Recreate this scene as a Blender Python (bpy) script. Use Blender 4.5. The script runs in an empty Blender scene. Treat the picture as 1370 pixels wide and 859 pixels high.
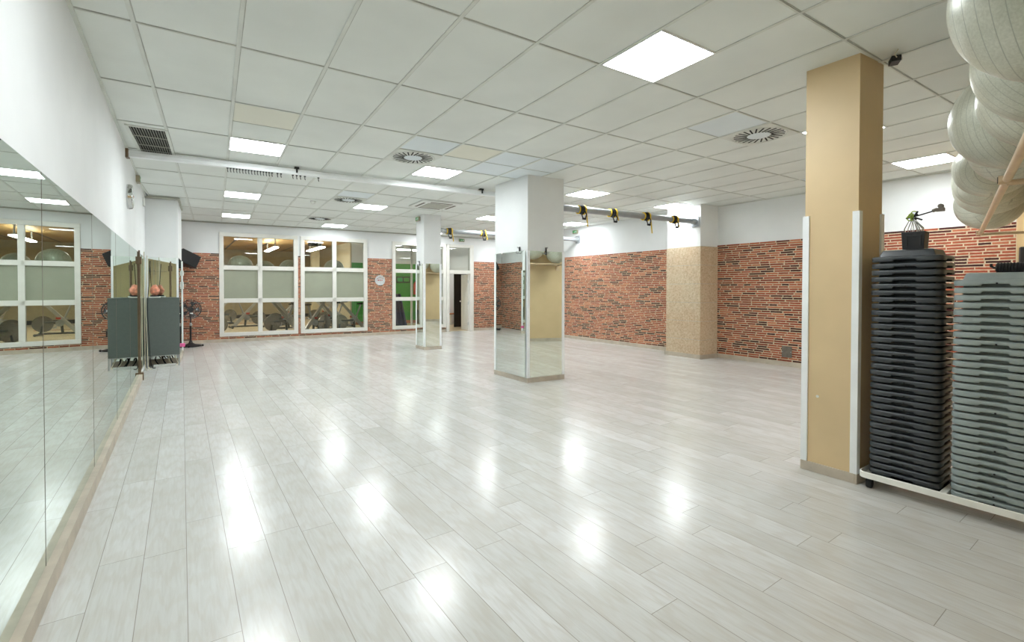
import bpy, bmesh, math, random
from math import sin, cos, tan, pi, radians
from mathutils import Vector, Matrix
random.seed(7)
C = bpy.context.scene.collection

# ------------------------------------------------------------------ survey of the room (metres)
HC = 1.467                       # camera height
SK = -0.0946                     # the building is a slight parallelogram
XL, XR, YB, CZ = -0.566, 9.396, 14.921, 3.221
GA, GX, GY, GS = -0.0479, -0.4416, 2.7722, 0.6     # suspended ceiling grid
def S(x, y, z=0.0):              # building axes -> world
    return Vector((x*cos(SK), y + x*sin(SK), z))
def G(i, j, z=0.0):              # ceiling grid cells -> world
    u, v = GX + GS*i, GY + GS*j
    return Vector((u*cos(GA) - v*sin(GA), u*sin(GA) + v*cos(GA), z))
NW = 0.2126                      # slope of the near tan wall
def near_y(x): return -0.70 + NW*x

# ------------------------------------------------------------------ materials
def lin(c):
    return tuple(((v/255)/12.92 if v/255 <= .04045 else ((v/255+.055)/1.055)**2.4) for v in c) + (1.0,)
class NT:
    def __init__(s, name):
        s.m = bpy.data.materials.new(name); s.m.use_nodes = True
        s.t = s.m.node_tree; s.t.nodes.clear()
        s.out = s.t.nodes.new('ShaderNodeOutputMaterial')
    def n(s, typ, **kw):
        x = s.t.nodes.new(typ)
        for k, v in kw.items(): setattr(x, k, v)
        return x
    def l(s, a, b): s.t.links.new(a, b)
    def put(s, v, sock):
        if hasattr(v, 'links') or isinstance(v, bpy.types.NodeSocket): s.l(v, sock)
        else: sock.default_value = v
    def math(s, op, a, b=0.0, c=0.0):
        x = s.n('ShaderNodeMath', operation=op)
        for i, v in enumerate((a, b, c)): s.put(v, x.inputs[i])
        return x.outputs[0]
    def mix(s, f, a, b, mode='MIX'):
        x = s.n('ShaderNodeMix', data_type='RGBA', blend_type=mode)
        s.put(f, x.inputs[0]); s.put(a, x.inputs[6]); s.put(b, x.inputs[7]); return x.outputs[2]
    def ramp(s, f, stops, interp='LINEAR'):
        x = s.n('ShaderNodeValToRGB'); r = x.color_ramp; r.interpolation = interp
        while len(r.elements) < len(stops): r.elements.new(.5)
        for e, (p, c) in zip(r.elements, stops): e.position = p; e.color = c
        s.l(f, x.inputs[0]); return x.outputs[0]
    def obj(s): return s.n('ShaderNodeTexCoord').outputs['Object']
    def noise(s, vec, scale, detail=3, rough=.55, dist=0):
        x = s.n('ShaderNodeTexNoise'); x.inputs['Scale'].default_value = scale
        x.inputs['Detail'].default_value = detail; x.inputs['Roughness'].default_value = rough
        x.inputs['Distortion'].default_value = dist
        s.l(vec, x.inputs['Vector']); return x.outputs[0]
    def scaled(s, vec, k):
        x = s.n('ShaderNodeMapping'); x.inputs['Scale'].default_value = k; s.l(vec, x.inputs[0]); return x.outputs[0]
    def bsdf(s, color, rough=.5, metal=0.0, spec=.5, bump=None, bstr=.3, bdist=.002, coat=0):
        b = s.n('ShaderNodeBsdfPrincipled')
        s.put(color, b.inputs['Base Color']); s.put(rough, b.inputs['Roughness'])
        b.inputs['Metallic'].default_value = metal; b.inputs['Specular IOR Level'].default_value = spec
        b.inputs['Coat Weight'].default_value = coat
        if bump is not None:
            q = s.n('ShaderNodeBump'); q.inputs['Strength'].default_value = bstr; q.inputs['Distance'].default_value = bdist
            s.l(bump, q.inputs['Height']); s.l(q.outputs[0], b.inputs['Normal'])
        s.l(b.outputs[0], s.out.inputs[0]); return b

def plain(name, rgb, rough=.5, metal=0.0, var=.06, scale=6.0, spec=.5, bump=0.0, bscale=60):
    t = NT(name); o = t.obj(); nz = t.noise(o, scale)
    a = lin(tuple(max(0, v*(1-var)) for v in rgb)); b = lin(tuple(min(255, v*(1+var*.6)) for v in rgb))
    col = t.ramp(nz, [(.3, a), (.7, b)])
    t.bsdf(col, rough, metal, spec, bump=t.noise(o, bscale) if bump else None, bstr=bump)
    return t.m

def brick_mat(name, axis):
    t = NT(name); o = t.obj(); sx = t.n('ShaderNodeSeparateXYZ'); t.l(o, sx.inputs[0])
    u, v = sx.outputs[axis], sx.outputs[2]
    wob = t.noise(o, 9, 2)
    v2 = t.math('ADD', v, t.math('MULTIPLY', t.math('SUBTRACT', wob, .5), .008))
    q = t.math('DIVIDE', v2, .0435); row = t.math('FLOOR', q); fv = t.math('FRACT', q)
    def wn(a, b):
        w = t.n('ShaderNodeTexWhiteNoise', noise_dimensions='2D'); cx = t.n('ShaderNodeCombineXYZ')
        t.put(a, cx.inputs[0]); t.put(b, cx.inputs[1]); t.l(cx.outputs[0], w.inputs['Vector']); return w.outputs['Value']
    r1 = wn(row, 3.3); r2 = wn(row, 8.7)
    L = t.math('ADD', .17, t.math('MULTIPLY', r1, .10))
    ph = t.math('ADD', t.math('MULTIPLY', u, 7.0), t.math('MULTIPLY', row, 2.37))
    uu = t.math('ADD', t.math('ADD', u, 50.0), t.math('ADD', t.math('MULTIPLY', r2, 3.0), t.math('MULTIPLY', t.math('SINE', ph), .045)))
    b = t.math('DIVIDE', uu, L); bid = t.math('FLOOR', b); fb = t.math('FRACT', b)
    du = t.math('MULTIPLY', t.math('MINIMUM', fb, t.math('SUBTRACT', 1.0, fb)), L)
    dv = t.math('MULTIPLY', t.math('MINIMUM', fv, t.math('SUBTRACT', 1.0, fv)), .0435)
    d = t.math('MINIMUM', du, dv)
    d = t.math('ADD', d, t.math('MULTIPLY', t.math('SUBTRACT', t.noise(o, 45, 2), .5), .004))
    mr = t.n('ShaderNodeMapRange'); t.l(d, mr.inputs[0]); mr.inputs[1].default_value = .0058; mr.inputs[2].default_value = .0085
    face = mr.outputs[0]
    r = wn(bid, row)
    col = t.ramp(r, [(0, lin((66, 41, 42))), (.16, lin((86, 50, 47))), (.24, lin((132, 70, 57))), (.5, lin((158, 86, 66))), (.8, lin((174, 101, 75))), (1, lin((194, 127, 97)))])
    col = t.mix(.30, col, t.ramp(t.noise(o, 30, 4), [(.3, lin((116, 84, 76))), (.7, lin((206, 158, 134)))]), 'OVERLAY')
    mort = t.ramp(t.noise(o, 22, 3), [(.3, lin((184, 164, 138))), (.7, lin((214, 198, 172)))])
    t.bsdf(t.mix(face, mort, col), .85, 0, .25, bump=face, bstr=.6, bdist=.006)
    return t.m

def floor_mat():
    t = NT('pale_oak_laminate'); o = t.obj(); sx = t.n('ShaderNodeSeparateXYZ'); t.l(o, sx.inputs[0])
    x = t.math('DIVIDE', t.math('ADD', sx.outputs[0], 50*.19 - .012), .19)
    row = t.math('FLOOR', x); fx = t.math('FRACT', x)
    def wn(a, b):
        w = t.n('ShaderNodeTexWhiteNoise', noise_dimensions='2D'); cx = t.n('ShaderNodeCombineXYZ')
        t.put(a, cx.inputs[0]); t.put(b, cx.inputs[1]); t.l(cx.outputs[0], w.inputs['Vector']); return w.outputs['Value']
    y = t.math('DIVIDE', t.math('ADD', sx.outputs[1], t.math('ADD', 40.0, t.math('MULTIPLY', wn(row, 1.5), 5.0))), 1.26)
    pid = t.math('FLOOR', y); fy = t.math('FRACT', y)
    dx = t.math('MULTIPLY', t.math('MINIMUM', fx, t.math('SUBTRACT', 1.0, fx)), .19)
    dy = t.math('MULTIPLY', t.math('MINIMUM', fy, t.math('SUBTRACT', 1.0, fy)), 1.26)
    d = t.math('MINIMUM', dx, dy)
    mr = t.n('ShaderNodeMapRange'); t.l(d, mr.inputs[0]); mr.inputs[1].default_value = .0007; mr.inputs[2].default_value = .0022
    gap = mr.outputs[0]
    pv = wn(pid, row)
    sh = t.n('ShaderNodeCombineXYZ'); t.l(t.math('MULTIPLY', pv, 37.0), sh.inputs[0]); t.l(t.math('MULTIPLY', pv, 61.0), sh.inputs[1])
    va = t.n('ShaderNodeVectorMath', operation='ADD'); t.l(o, va.inputs[0]); t.l(sh.outputs[0], va.inputs[1])
    gv = t.scaled(va.outputs[0], (34, 2.4, 1))
    grain = t.noise(gv, 1.6, 6, .62, .6)
    wv = t.n('ShaderNodeTexWave', wave_type='RINGS', rings_direction='X'); t.l(t.scaled(va.outputs[0], (5.5, .55, 1)), wv.inputs[0])
    wv.inputs['Scale'].default_value = 2.2; wv.inputs['Distortion'].default_value = 9; wv.inputs['Detail'].default_value = 3; wv.inputs['Detail Scale'].default_value = 1.2
    blot = t.noise(t.scaled(va.outputs[0], (3.0, 1.2, 1)), 1.3, 3, .5)
    base = t.ramp(pv, [(0, lin((204, 204, 201))), (.5, lin((211, 211, 209))), (1, lin((218, 218, 217)))])
    base = t.mix(t.math('MULTIPLY', t.ramp(grain, [(.42, (0, 0, 0, 1)), (.75, (1, 1, 1, 1))]), .34), base, lin((170, 162, 150)))
    base = t.mix(t.math('MULTIPLY', t.ramp(blot, [(.45, (0, 0, 0, 1)), (.7, (1, 1, 1, 1))]), .34), base, lin((184, 179, 168)))
    base = t.mix(t.math('MULTIPLY', t.ramp(wv.outputs[0], [(.55, (0, 0, 0, 1)), (.92, (1, 1, 1, 1))]), .20), base, lin((190, 182, 170)))
    col = t.mix(gap, lin((150, 144, 136)), base)
    rough = t.math('ADD', .12, t.math('MULTIPLY', grain, .15))
    hgt = t.math('ADD', t.math('MULTIPLY', grain, .35), t.math('ADD', t.math('MULTIPLY', wv.outputs[0], .25), gap))
    t.bsdf(col, rough, 0, .40, bump=hgt, bstr=.08, bdist=.001)
    return t.m

def ball_mat():
    t = NT('pearl_vinyl'); o = t.obj(); sx = t.n('ShaderNodeSeparateXYZ'); t.l(o, sx.inputs[0])
    q = t.math('FRACT', t.math('MULTIPLY', sx.outputs[0], 25.0))
    dd = t.math('ABSOLUTE', t.math('SUBTRACT', q, .5))
    mr = t.n('ShaderNodeMapRange'); t.l(dd, mr.inputs[0]); mr.inputs[1].default_value = .01; mr.inputs[2].default_value = .06
    col = t.ramp(t.noise(o, 7, 4), [(.3, lin((176, 178, 160))), (.7, lin((200, 201, 186)))])
    sp = t.ramp(t.noise(o, 120, 2), [(.35, lin((176, 176, 160))), (.65, lin((226, 226, 214)))])
    col = t.mix(.25, col, sp)
    sc = t.math('GREATER_THAN', t.noise(t.scaled(o, (3, 9, 3)), 1.3, 4), .70)
    col = t.mix(t.math('MULTIPLY', sc, .45), col, lin((120, 120, 108)))
    col = t.mix(mr.outputs[0], lin((158, 160, 146)), col)
    t.bsdf(col, .34, .12, .5, bump=mr.outputs[0], bstr=.18, bdist=.003)
    return t.m

def stone_mat():
    t = NT('tan_bush_hammered_stone'); o = t.obj()
    a = t.noise(o, 30, 6, .72); b = t.noise(o, 2.2, 3)
    col = t.ramp(a, [(.32, lin((164, 140, 112))), (.5, lin((200, 180, 152))), (.68, lin((220, 205, 180)))])
    col = t.mix(.3, col, t.ramp(b, [(.35, lin((198, 164, 134))), (.65, lin((212, 199, 174)))]))
    t.bsdf(col, .9, 0, .2, bump=a, bstr=.5, bdist=.006)
    return t.m

def mirror_mat():
    t = NT('silvered_glass'); g = t.n('ShaderNodeBsdfGlossy'); g.inputs['Roughness'].default_value = 0.0
    g.inputs['Color'].default_value = (.80, .86, .82, 1); t.l(g.outputs[0], t.out.inputs[0]); return t.m
def glass_mat():
    t = NT('clear_pane'); tr = t.n('ShaderNodeBsdfTransparent'); tr.inputs[0].default_value = (.86, .89, .86, 1)
    g = t.n('ShaderNodeBsdfGlossy'); g.inputs['Roughness'].default_value = 0.0
    fr = t.n('ShaderNodeFresnel'); fr.inputs[0].default_value = 1.52
    mx = t.n('ShaderNodeMixShader'); t.l(t.math('MULTIPLY', fr.outputs[0], 1.0), mx.inputs[0]); t.l(tr.outputs[0], mx.inputs[1]); t.l(g.outputs[0], mx.inputs[2])
    t.l(mx.outputs[0], t.out.inputs[0]); return t.m
def emit_mat(name, rgb, k):
    t = NT(name); e = t.n('ShaderNodeEmission'); e.inputs[0].default_value = rgb + (1,); e.inputs[1].default_value = k
    t.l(e.outputs[0], t.out.inputs[0]); return t.m

M = {}
M['white_wall'] = plain('white_painted_plaster', (224, 226, 226), .6, var=.02, scale=1.5, bump=.05, bscale=90)
M['tile'] = plain('ceiling_tile_grey_white', (226, 230, 226), .55, var=.03, scale=1.1, spec=.35)
M['tile_blue'] = plain('ceiling_tile_cool_white', (222, 230, 234), .5, var=.02, scale=1.1, spec=.35)
M['tile_cream'] = plain('ceiling_tile_cream', (226, 225, 212), .55, var=.02, scale=1.1, spec=.35)
M['tbar'] = plain('ceiling_grid_metal', (214, 217, 211), .45, var=.05, scale=3)
M['gapline'] = plain('ceiling_joint_grey', (184, 185, 178), .8, var=.12, scale=4)  # grey lines along tile joints and pilaster courses
M['brickY'] = brick_mat('thin_red_brick_side', 1)
M['brickX'] = brick_mat('thin_red_brick_back', 0)
M['floor'] = floor_mat()
M['skirt'] = plain('beige_oak_skirting', (190, 179, 163), .5, var=.08, scale=5)
M['tan'] = plain('tan_emulsion', (212, 187, 146), .5, var=.03, scale=2, bump=.06, bscale=120)
M['stone'] = stone_mat()
M['mirror'] = mirror_mat(); M['glass'] = glass_mat()
M['white_frame'] = plain('white_lacquered_timber', (222, 221, 214), .4, var=.02)
M['white_alu'] = plain('white_corner_profile', (238, 241, 242), .35, var=.02)
M['frost'] = plain('grey_green_frosted_film', (150, 154, 136), .45, var=.03, scale=2)
M['panel'] = emit_mat('led_panel_white', (.925, .98, 1.0), 15.0)
M['strip'] = emit_mat('fluorescent_tube_white', (1.0, .97, .92), 18.0)
M['black'] = plain('matt_black_plastic', (30, 31, 33), .45, var=.15)
M['black_step'] = plain('charcoal_step_plastic', (56, 60, 63), .38, var=.08, scale=12, bump=.1, bscale=220)
M['grey_step'] = plain('grey_step_plastic', (142, 152, 150), .40, var=.05, scale=12, bump=.1, bscale=220)
M['rubber'] = plain('black_rubber', (22, 22, 23), .75, var=.2)
M['white_steel'] = plain('white_powder_coat', (236, 235, 228), .4, var=.03)
M['steel'] = plain('brushed_steel', (176, 180, 182), .32, .85, var=.05)
M['chrome'] = plain('chrome_plate', (215, 216, 215), .1, 1.0, var=.03)
M['grey_pipe'] = plain('grey_painted_steel_pipe', (158, 162, 166), .3, .25, var=.04)
M['rail_tan'] = plain('beige_coated_tube', (206, 182, 150), .3, 0, var=.05)
M['cabinet'] = plain('slate_grey_laminate', (88, 96, 92), .5, var=.03, scale=20, bump=.05, bscale=200)
M['brown'] = plain('bronze_anodised_profile', (120, 100, 80), .4, .4, var=.08)
M['yellow'] = plain('yellow_webbing', (222, 186, 40), .7, var=.08)
M['green'] = plain('exit_green', (40, 150, 80), .4, var=.05)
M['sign_grey'] = plain('exit_sign_housing', (160, 152, 128), .4, var=.04)
M['pink'] = plain('pink_foam', (240, 110, 170), .7, var=.05)
M['salt'] = plain('pink_rock_salt', (214, 140, 112), .45, var=.3, scale=18, bump=.8, bscale=16)
M['dark_slot'] = plain('dark_vent_cavity', (46, 46, 44), .9, var=.2)
M['grille'] = plain('grey_grille_blades', (168, 168, 156), .5, var=.05)
M['white_plastic'] = plain('white_plastic', (226, 228, 224), .4, var=.02)
M['ball'] = ball_mat()
M['cable'] = plain('beige_cable_jacket', (196, 188, 164), .55, var=.06)
M['disc'] = plain('pale_grey_enamel', (196, 200, 202), .4, var=.06, scale=14)
M['red'] = plain('red_print', (190, 70, 56), .5, var=.05)
M['box_grey'] = plain('weathered_grey_cover', (112, 104, 94), .6, var=.12, scale=16)
M['wood_ceiling'] = plain('tan_wood_ceiling_board', (178, 142, 88), .5, var=.1, scale=7)
M['beige_wall'] = plain('beige_studio_paint', (176, 166, 138), .6, var=.04)
M['studio_floor'] = plain('studio_oak_floor', (198, 182, 148), .35, var=.07, scale=5)
M['green_wall'] = plain('bright_green_paint', (60, 146, 58), .55, var=.06)
M['blue'] = plain('navy_vinyl_mat', (34, 50, 92), .5, var=.12)
M['bike_grey'] = plain('bike_frame_grey', (58, 63, 62), .35, .2, var=.06)
M['bike_silver'] = plain('bike_frame_silver', (186, 186, 180), .3, .3, var=.06)
M['flywheel'] = plain('polished_flywheel', (170, 168, 160), .22, .85, var=.1, scale=8)
M['dark_panel'] = plain('dark_brown_panel', (38, 34, 32), .4, var=.15)
M['rust'] = plain('terracotta_edge', (170, 110, 74), .6, var=.08)
M['cage'] = plain('black_chrome_wire', (104, 106, 107), .25, .7, var=.05)
M['blade'] = plain('smoky_fan_blade', (70, 73, 73), .25, .1, var=.08)
M['lime'] = plain('lime_cord', (150, 180, 60), .6, var=.1)

# ------------------------------------------------------------------ mesh builder
class MB:
    def __init__(s): s.v = []; s.f = []; s.mi = []; s.cur = 0; s.xf = None
    def P(s, p):
        p = Vector(p)
        return s.xf(p) if s.xf else p
    def add(s, vs, fs):
        k = len(s.v); s.v += [s.P(p) for p in vs]
        for f in fs: s.f.append([k+i for i in f]); s.mi.append(s.cur)
    def box(s, a, b):
        (x0, y0, z0), (x1, y1, z1) = a, b
        s.add([(x0,y0,z0),(x1,y0,z0),(x1,y1,z0),(x0,y1,z0),(x0,y0,z1),(x1,y0,z1),(x1,y1,z1),(x0,y1,z1)],
              [(0,3,2,1),(4,5,6,7),(0,1,5,4),(1,2,6,5),(2,3,7,6),(3,0,4,7)])
    def prism(s, poly, z0, z1):
        n = len(poly)
        s.add([(p[0],p[1],z0) for p in poly] + [(p[0],p[1],z1) for p in poly],
              [tuple(reversed(range(n))), tuple(range(n, 2*n))] + [(i,(i+1)%n,n+(i+1)%n,n+i) for i in range(n)])
    def rings(s, rings, cap0=True, cap1=True, closed=True):
        n = len(rings[0]); vs = [p for r in rings for p in r]; fs = []
        for k in range(len(rings)-1):
            for i in range(n if closed else n-1):
                j = (i+1) % n; fs.append((k*n+i, k*n+j, (k+1)*n+j, (k+1)*n+i))
        if cap0: fs.append(tuple(reversed(range(n))))
        if cap1: fs.append(tuple(range((len(rings)-1)*n, len(rings)*n)))
        s.add(vs, fs)
    def tube(s, path, r, n=10, caps=True):
        path = [Vector(p) for p in path]; rs = r if isinstance(r, (list, tuple)) else [r]*len(path)
        rings = []; up = None
        for i, p in enumerate(path):
            d = (path[min(i+1, len(path)-1)] - path[max(i-1, 0)]).normalized()
            if up is None: up = Vector((0,0,1)) if abs(d.z) < .9 else Vector((1,0,0))
            a = d.cross(up).normalized(); b = a.cross(d).normalized(); up = b
            rings.append([p + a*cos(2*pi*k/n)*rs[i] + b*sin(2*pi*k/n)*rs[i] for k in range(n)])
        s.rings(rings, caps, caps)
    def lathe(s, prof, c=(0,0,0), axis='Z', n=24, caps=True):
        c = Vector(c); rings = []
        for r, h in prof:
            ring = []
            for k in range(n):
                a = 2*pi*k/n
                if axis == 'Z': q = Vector((r*cos(a), r*sin(a), h))
                elif axis == 'X': q = Vector((h, r*cos(a), r*sin(a)))
                else: q = Vector((r*sin(a), h, r*cos(a)))
                ring.append(c+q)
            rings.append(ring)
        s.rings(rings, caps, caps)
    def torus(s, c, R, r, axis='Y', n=28, m=6):
        c = Vector(c); vs = []; fs = []
        for i in range(n):
            a = 2*pi*i/n
            for j in range(m):
                b = 2*pi*j/m; q = R + r*cos(b); h = r*sin(b)
                p = {'Y': (q*cos(a), h, q*sin(a)), 'Z': (q*cos(a), q*sin(a), h), 'X': (h, q*cos(a), q*sin(a))}[axis]
                vs.append(c+Vector(p))
                fs.append((i*m+j, ((i+1)%n)*m+j, ((i+1)%n)*m+(j+1)%m, i*m+(j+1)%m))
        s.add(vs, fs)
    def build(s, name, mats, parent=None, smooth=False, origin=None, bevel=0):
        if not isinstance(mats, (list, tuple)): mats = [mats]
        o0 = Vector(origin) if origin is not None else Vector((0,0,0))
        me = bpy.data.meshes.new(name); me.from_pydata([tuple(p-o0) for p in s.v], [], s.f); me.update()
        for m in mats: me.materials.append(m)
        for p, i in zip(me.polygons, s.mi): p.material_index = i
        bm = bmesh.new(); bm.from_mesh(me); bmesh.ops.recalc_face_normals(bm, faces=bm.faces); bm.to_mesh(me); bm.free()
        if smooth:
            for p in me.polygons: p.use_smooth = True
            try: me.set_sharp_from_angle(angle=radians(40))
            except Exception: pass
        o = bpy.data.objects.new(name, me); C.objects.link(o); o.location = o0
        if parent is not None:
            o.parent = parent
        if bevel:
            b = o.modifiers.new('soft_edge', 'BEVEL'); b.width = bevel; b.segments = 2; b.limit_method = 'ANGLE'
        return o
def tag(o, label=None, cat=None, group=None, kind=None):
    if label: o['label'] = label
    if cat: o['category'] = cat
    if group: o['group'] = group
    if kind: o['kind'] = kind
    return o
def thing(name, label, cat, loc=(0,0,0), rz=0.0, group=None, kind=None):
    o = bpy.data.objects.new(name, None); C.objects.link(o); o.location = loc; o.rotation_euler = (0,0,rz)
    o.empty_display_size = .1
    return tag(o, label, cat, group, kind)
def dup(root, loc, rz=0.0, label=None, group=None):
    r = root.copy(); C.objects.link(r); r.location = loc; r.rotation_euler = (0,0,rz)
    if label: r['label'] = label
    if group: r['group'] = group
    for ch in list(root.children):
        c = ch.copy(); C.objects.link(c); c.parent = r
        for g in list(ch.children):
            d = g.copy(); C.objects.link(d); d.parent = c
    return r
ORD = ['', 'first','second','third','fourth','fifth','sixth','seventh','eighth','ninth','tenth','eleventh','twelfth','thirteenth','fourteenth','fifteenth',
       'sixteenth','seventeenth','eighteenth','nineteenth','twentieth']
TENS = {20: 'twenty', 30: 'thirty'}
def ordw(n):
    if n <= 20: return ORD[n]
    if n == 30: return 'thirtieth'
    return TENS[n//10*10] + '-' + ORD[n % 10]
skx = lambda p: S(p.x, p.y, p.z)
def SB(): m = MB(); m.xf = skx; return m

# ------------------------------------------------------------------ shell
m = MB(); m.add([S(XL-.2, -1.2), S(XR+.3, -1.2), S(XR+.3, YB+.12), S(XL-.2, YB+.12)], [(0,1,2,3)])
o = m.build('floor', M['floor']); tag(o, 'pale grey oak laminate floor of the studio', 'floor', kind='structure')

# ceiling: tiles, T-bars and dark joints in one suspended grid
m = MB(); rnd = random.Random(3)
special = {}
def tile(i0, i1, j0, j1, mat, z=CZ):
    m.cur = mat; m.add([G(i0,j0,z), G(i1,j0,z), G(i1,j1,z), G(i0,j1,z)], [(0,3,2,1)])
I0, I1, J0, J1 = -1, 18, -9, 23
halves = {(1,4): (2,0), (4,4): (1,0), (5,4): (2,0), (6,4): (1,1), (7,4): (1,1), (8,0): (1,0), (4,10): (1,0), (14,0): (0,1)}
for i in range(I0, I1):
    for j in range(J0-1, J1, 2):
        h = halves.get((i, j))
        if h: tile(i, i+1, j, j+1, h[0]); tile(i, i+1, j+1, j+2, h[1])
        else:
            r = rnd.random(); tile(i, i+1, j, j+2, 0)
def strip(a, b, w, z, h, mat):
    d = (b-a).normalized(); n = Vector((-d.y, d.x, 0))*w/2
    m.cur = mat
    q = [a-n, b-n, b+n, a+n]
    m.add([(p.x,p.y,z) for p in q] + [(p.x,p.y,z+h) for p in q], [(3,2,1,0),(4,5,6,7),(0,1,5,4),(1,2,6,5),(2,3,7,6),(3,0,4,7)])
for i in range(I0, I1+1):
    strip(G(i, J0-1), G(i, J1), .026, CZ-.007, .006, 3)
    strip(G(i+.028, J0-1), G(i+.028, J1), .004, CZ-.0022, .002, 4)
for j in range(J0-1, J1+1, 2):
    strip(G(I0, j), G(I1, j), .007, CZ-.004, .003, 4)
    strip(G(I0, j+.022), G(I1, j+.022), .014, CZ-.006, .005, 3)
for (i, j) in halves:
    strip(G(i, j+1), G(i+1, j+1), .008, CZ-.004, .003, 4)
o = m.build('ceiling', [M['tile'], M['tile_blue'], M['tile_cream'], M['tbar'], M['gapline']])
tag(o, 'suspended ceiling of grey white tiles', 'ceiling', kind='structure')

DADO = 2.385
# left wall
m = SB(); m.box((XL-.15, -1.0, 0), (XL, 12.7, CZ+.1)); 
o = m.build('wall_left', M['white_wall']); tag(o, kind='structure')
m = SB(); m.box((XL-.15, 12.7, 0), (XL, YB, CZ+.1)); m.cur = 1; m.box((XL, 12.75, 0), (XL+.012, YB, DADO))
o = m.build('wall_left_alcove', [M['white_wall'], M['brickY']]); tag(o, kind='structure')
# right wall
m = SB(); m.box((XR+.012, .4, 0), (XR+.2, YB+.2, CZ+.1)); m.cur = 1; m.box((XR, .4, 0), (XR+.012, YB, DADO))
o = m.build('wall_right', [M['white_wall'], M['brickY']]); tag(o, kind='structure')
# back wall with openings
W1 = (.825, 2.750, .155, 2.960); W2 = (2.822, 4.705, .155, 2.960); W3 = (5.475, 7.290, .160, 2.945); DR = (7.290, 8.295, 0.0, 2.945)
m = SB()
def wall_rect(x0, x1, z0, z1):
    if z0 < DADO:
        m.cur = 1; m.box((x0, YB, z0), (x1, YB+.14, min(z1, DADO)))
    if z1 > DADO:
        m.cur = 0; m.box((x0, YB+.012, max(z0, DADO)), (x1, YB+.14, z1))
xs = [XL, W1[0], W1[1], W2[0], W2[1], W3[0], W3[1], DR[1], XR]
wall_rect(XL, W1[0], 0, CZ+.1); wall_rect(W1[1], W2[0], 0, CZ+.1); wall_rect(W2[1], W3[0], 0, CZ+.1); wall_rect(DR[1], XR, 0, CZ+.1)
for w in (W1, W2, W3): wall_rect(w[0], w[1], 0, w[2]); wall_rect(w[0], w[1], w[3], CZ+.1)
wall_rect(DR[0], DR[1], DR[3], CZ+.1)
o = m.build('wall_back', [M['white_wall'], M['brickX']]); tag(o, kind='structure')
# near tan wall behind the camera, running at an angle to the side wall
m = MB(); xa, xb = -1.2, XR*cos(SK)+.02
m.prism([(xa, near_y(xa)), (xb, near_y(xb)), (xb, near_y(xb)-.15), (xa, near_y(xa)-.15)], 0, CZ+.1)
o = m.build('wall_near', M['tan']); tag(o, kind='structure')
m = MB(); m.prism([(xa, near_y(xa)), (xb-.03, near_y(xb-.03)), (xb-.03, near_y(xb)+.016), (xa, near_y(xa)+.016)], 0, .09)
o = m.build('baseboard_near', M['skirt']); tag(o, kind='structure')
# skirtings
m = SB(); m.box((XL, -.7, 0), (XL+.045, 9.75, .095)); o = m.build('baseboard_left', M['skirt']); tag(o, kind='structure')
m = SB()
for a, b in ((1.5, 6.60), (7.47, YB-.02)): m.box((XR-.014, a, 0), (XR, b, .085))
m.box((8.835, 6.605, 0), (8.851, 7.475, .085)); m.box((8.835, 6.60, 0), (XR, 6.618, .085)); m.box((8.835, 7.46, 0), (XR, 7.476, .085))
o = m.build('baseboard_right', M['skirt']); tag(o, kind='structure')
m = SB()
for a, b in ((XL+.02, 7.28), (8.31, XR-.015)): m.box((a, YB-.016, 0), (b, YB, .085))
o = m.build('baseboard_back', M['skirt']); tag(o, kind='structure')
# shadow-gap trim round the ceiling
m = SB()
m.box((XL, -.7, CZ-.022), (XL+.022, 11.3, CZ-.004)); o = m.build('trim_1', M['tbar']); tag(o, kind='structure')
m = SB(); m.box((XL, YB-.03, CZ-.028), (XR, YB+.012, CZ-.006)); o = m.build('trim_2', M['grille']); tag(o, kind='structure')
m = SB(); m.box((XR-.01, 1.5, CZ-.022), (XR+.012, 6.6, CZ-.004)); o = m.build('trim_3', M['tbar']); tag(o, kind='structure')
# stone pilaster on the right wall
m = SB()
for k in range(6):
    z0, z1 = k*.392, (k+1)*.392 - .006
    m.cur = 0; m.box((8.852, 6.62, z0), (XR, 7.458, z1)); m.cur = 2; m.box((8.858, 6.626, z1), (XR, 7.452, z1+.006))
m.cur = 1; m.box((8.862, 6.63, 6*.392), (XR+.012, 7.448, CZ))
o = m.build('wall_pilaster', [M['stone'], M['white_wall'], M['gapline']]); tag(o, 'stone block pilaster with a white top on the brick side wall', 'pilaster', kind='structure')

# ------------------------------------------------------------------ windows, door
def win(name, W, cols, label):
    x0, x1, z0, z1 = W
    root = thing(name, label, 'window', S(x0, YB), 0, kind='structure')
    loc = root.location.copy()
    m = SB(); y0, y1 = YB-.03, YB+.09; fo = .105
    m.box((x0, y0, z0), (x1, y1, z0+fo)); m.box((x0, y0, z1-fo), (x1, y1, z1))
    m.box((x0, y0, z0+fo), (x0+fo, y1, z1-fo)); m.box((x1-fo, y0, z0+fo), (x1, y1, z1-fo))
    edges = [x0+fo] + [c for c in cols] + [x1-fo]
    for c in cols: m.box((c-.056, y0+.012, z0+fo), (c+.056, y1-.01, z1-fo))
    for zz in (1.122, 2.015): m.box((x0+fo, y0+.012, zz-.058), (x1-fo, y1-.01, zz+.058))
    o = m.build('window_frame', M['white_frame'], None, bevel=.006)
    o.parent = root; o.location = -loc
    lo = [x0+fo] + [c+.056 for c in cols]; hi = [c-.056 for c in cols] + [x1-fo]
    for a, b in zip(lo, hi):
        for (za, zb, kind) in ((z0+fo, 1.064, 'glass'), (1.18, 1.957, 'frost'), (2.073, z1-fo, 'glass')):
            if name == 'window_3': kind = 'glass'
            m = SB(); m.box((a-.01, YB+.03, za-.01), (b+.01, YB+.036, zb+.01))
            p = m.build('window_pane', M[kind]); p.parent = root; p.location = -loc
            if kind == 'frost': p['label'] = 'frosted grey green pane'
    return root
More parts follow.
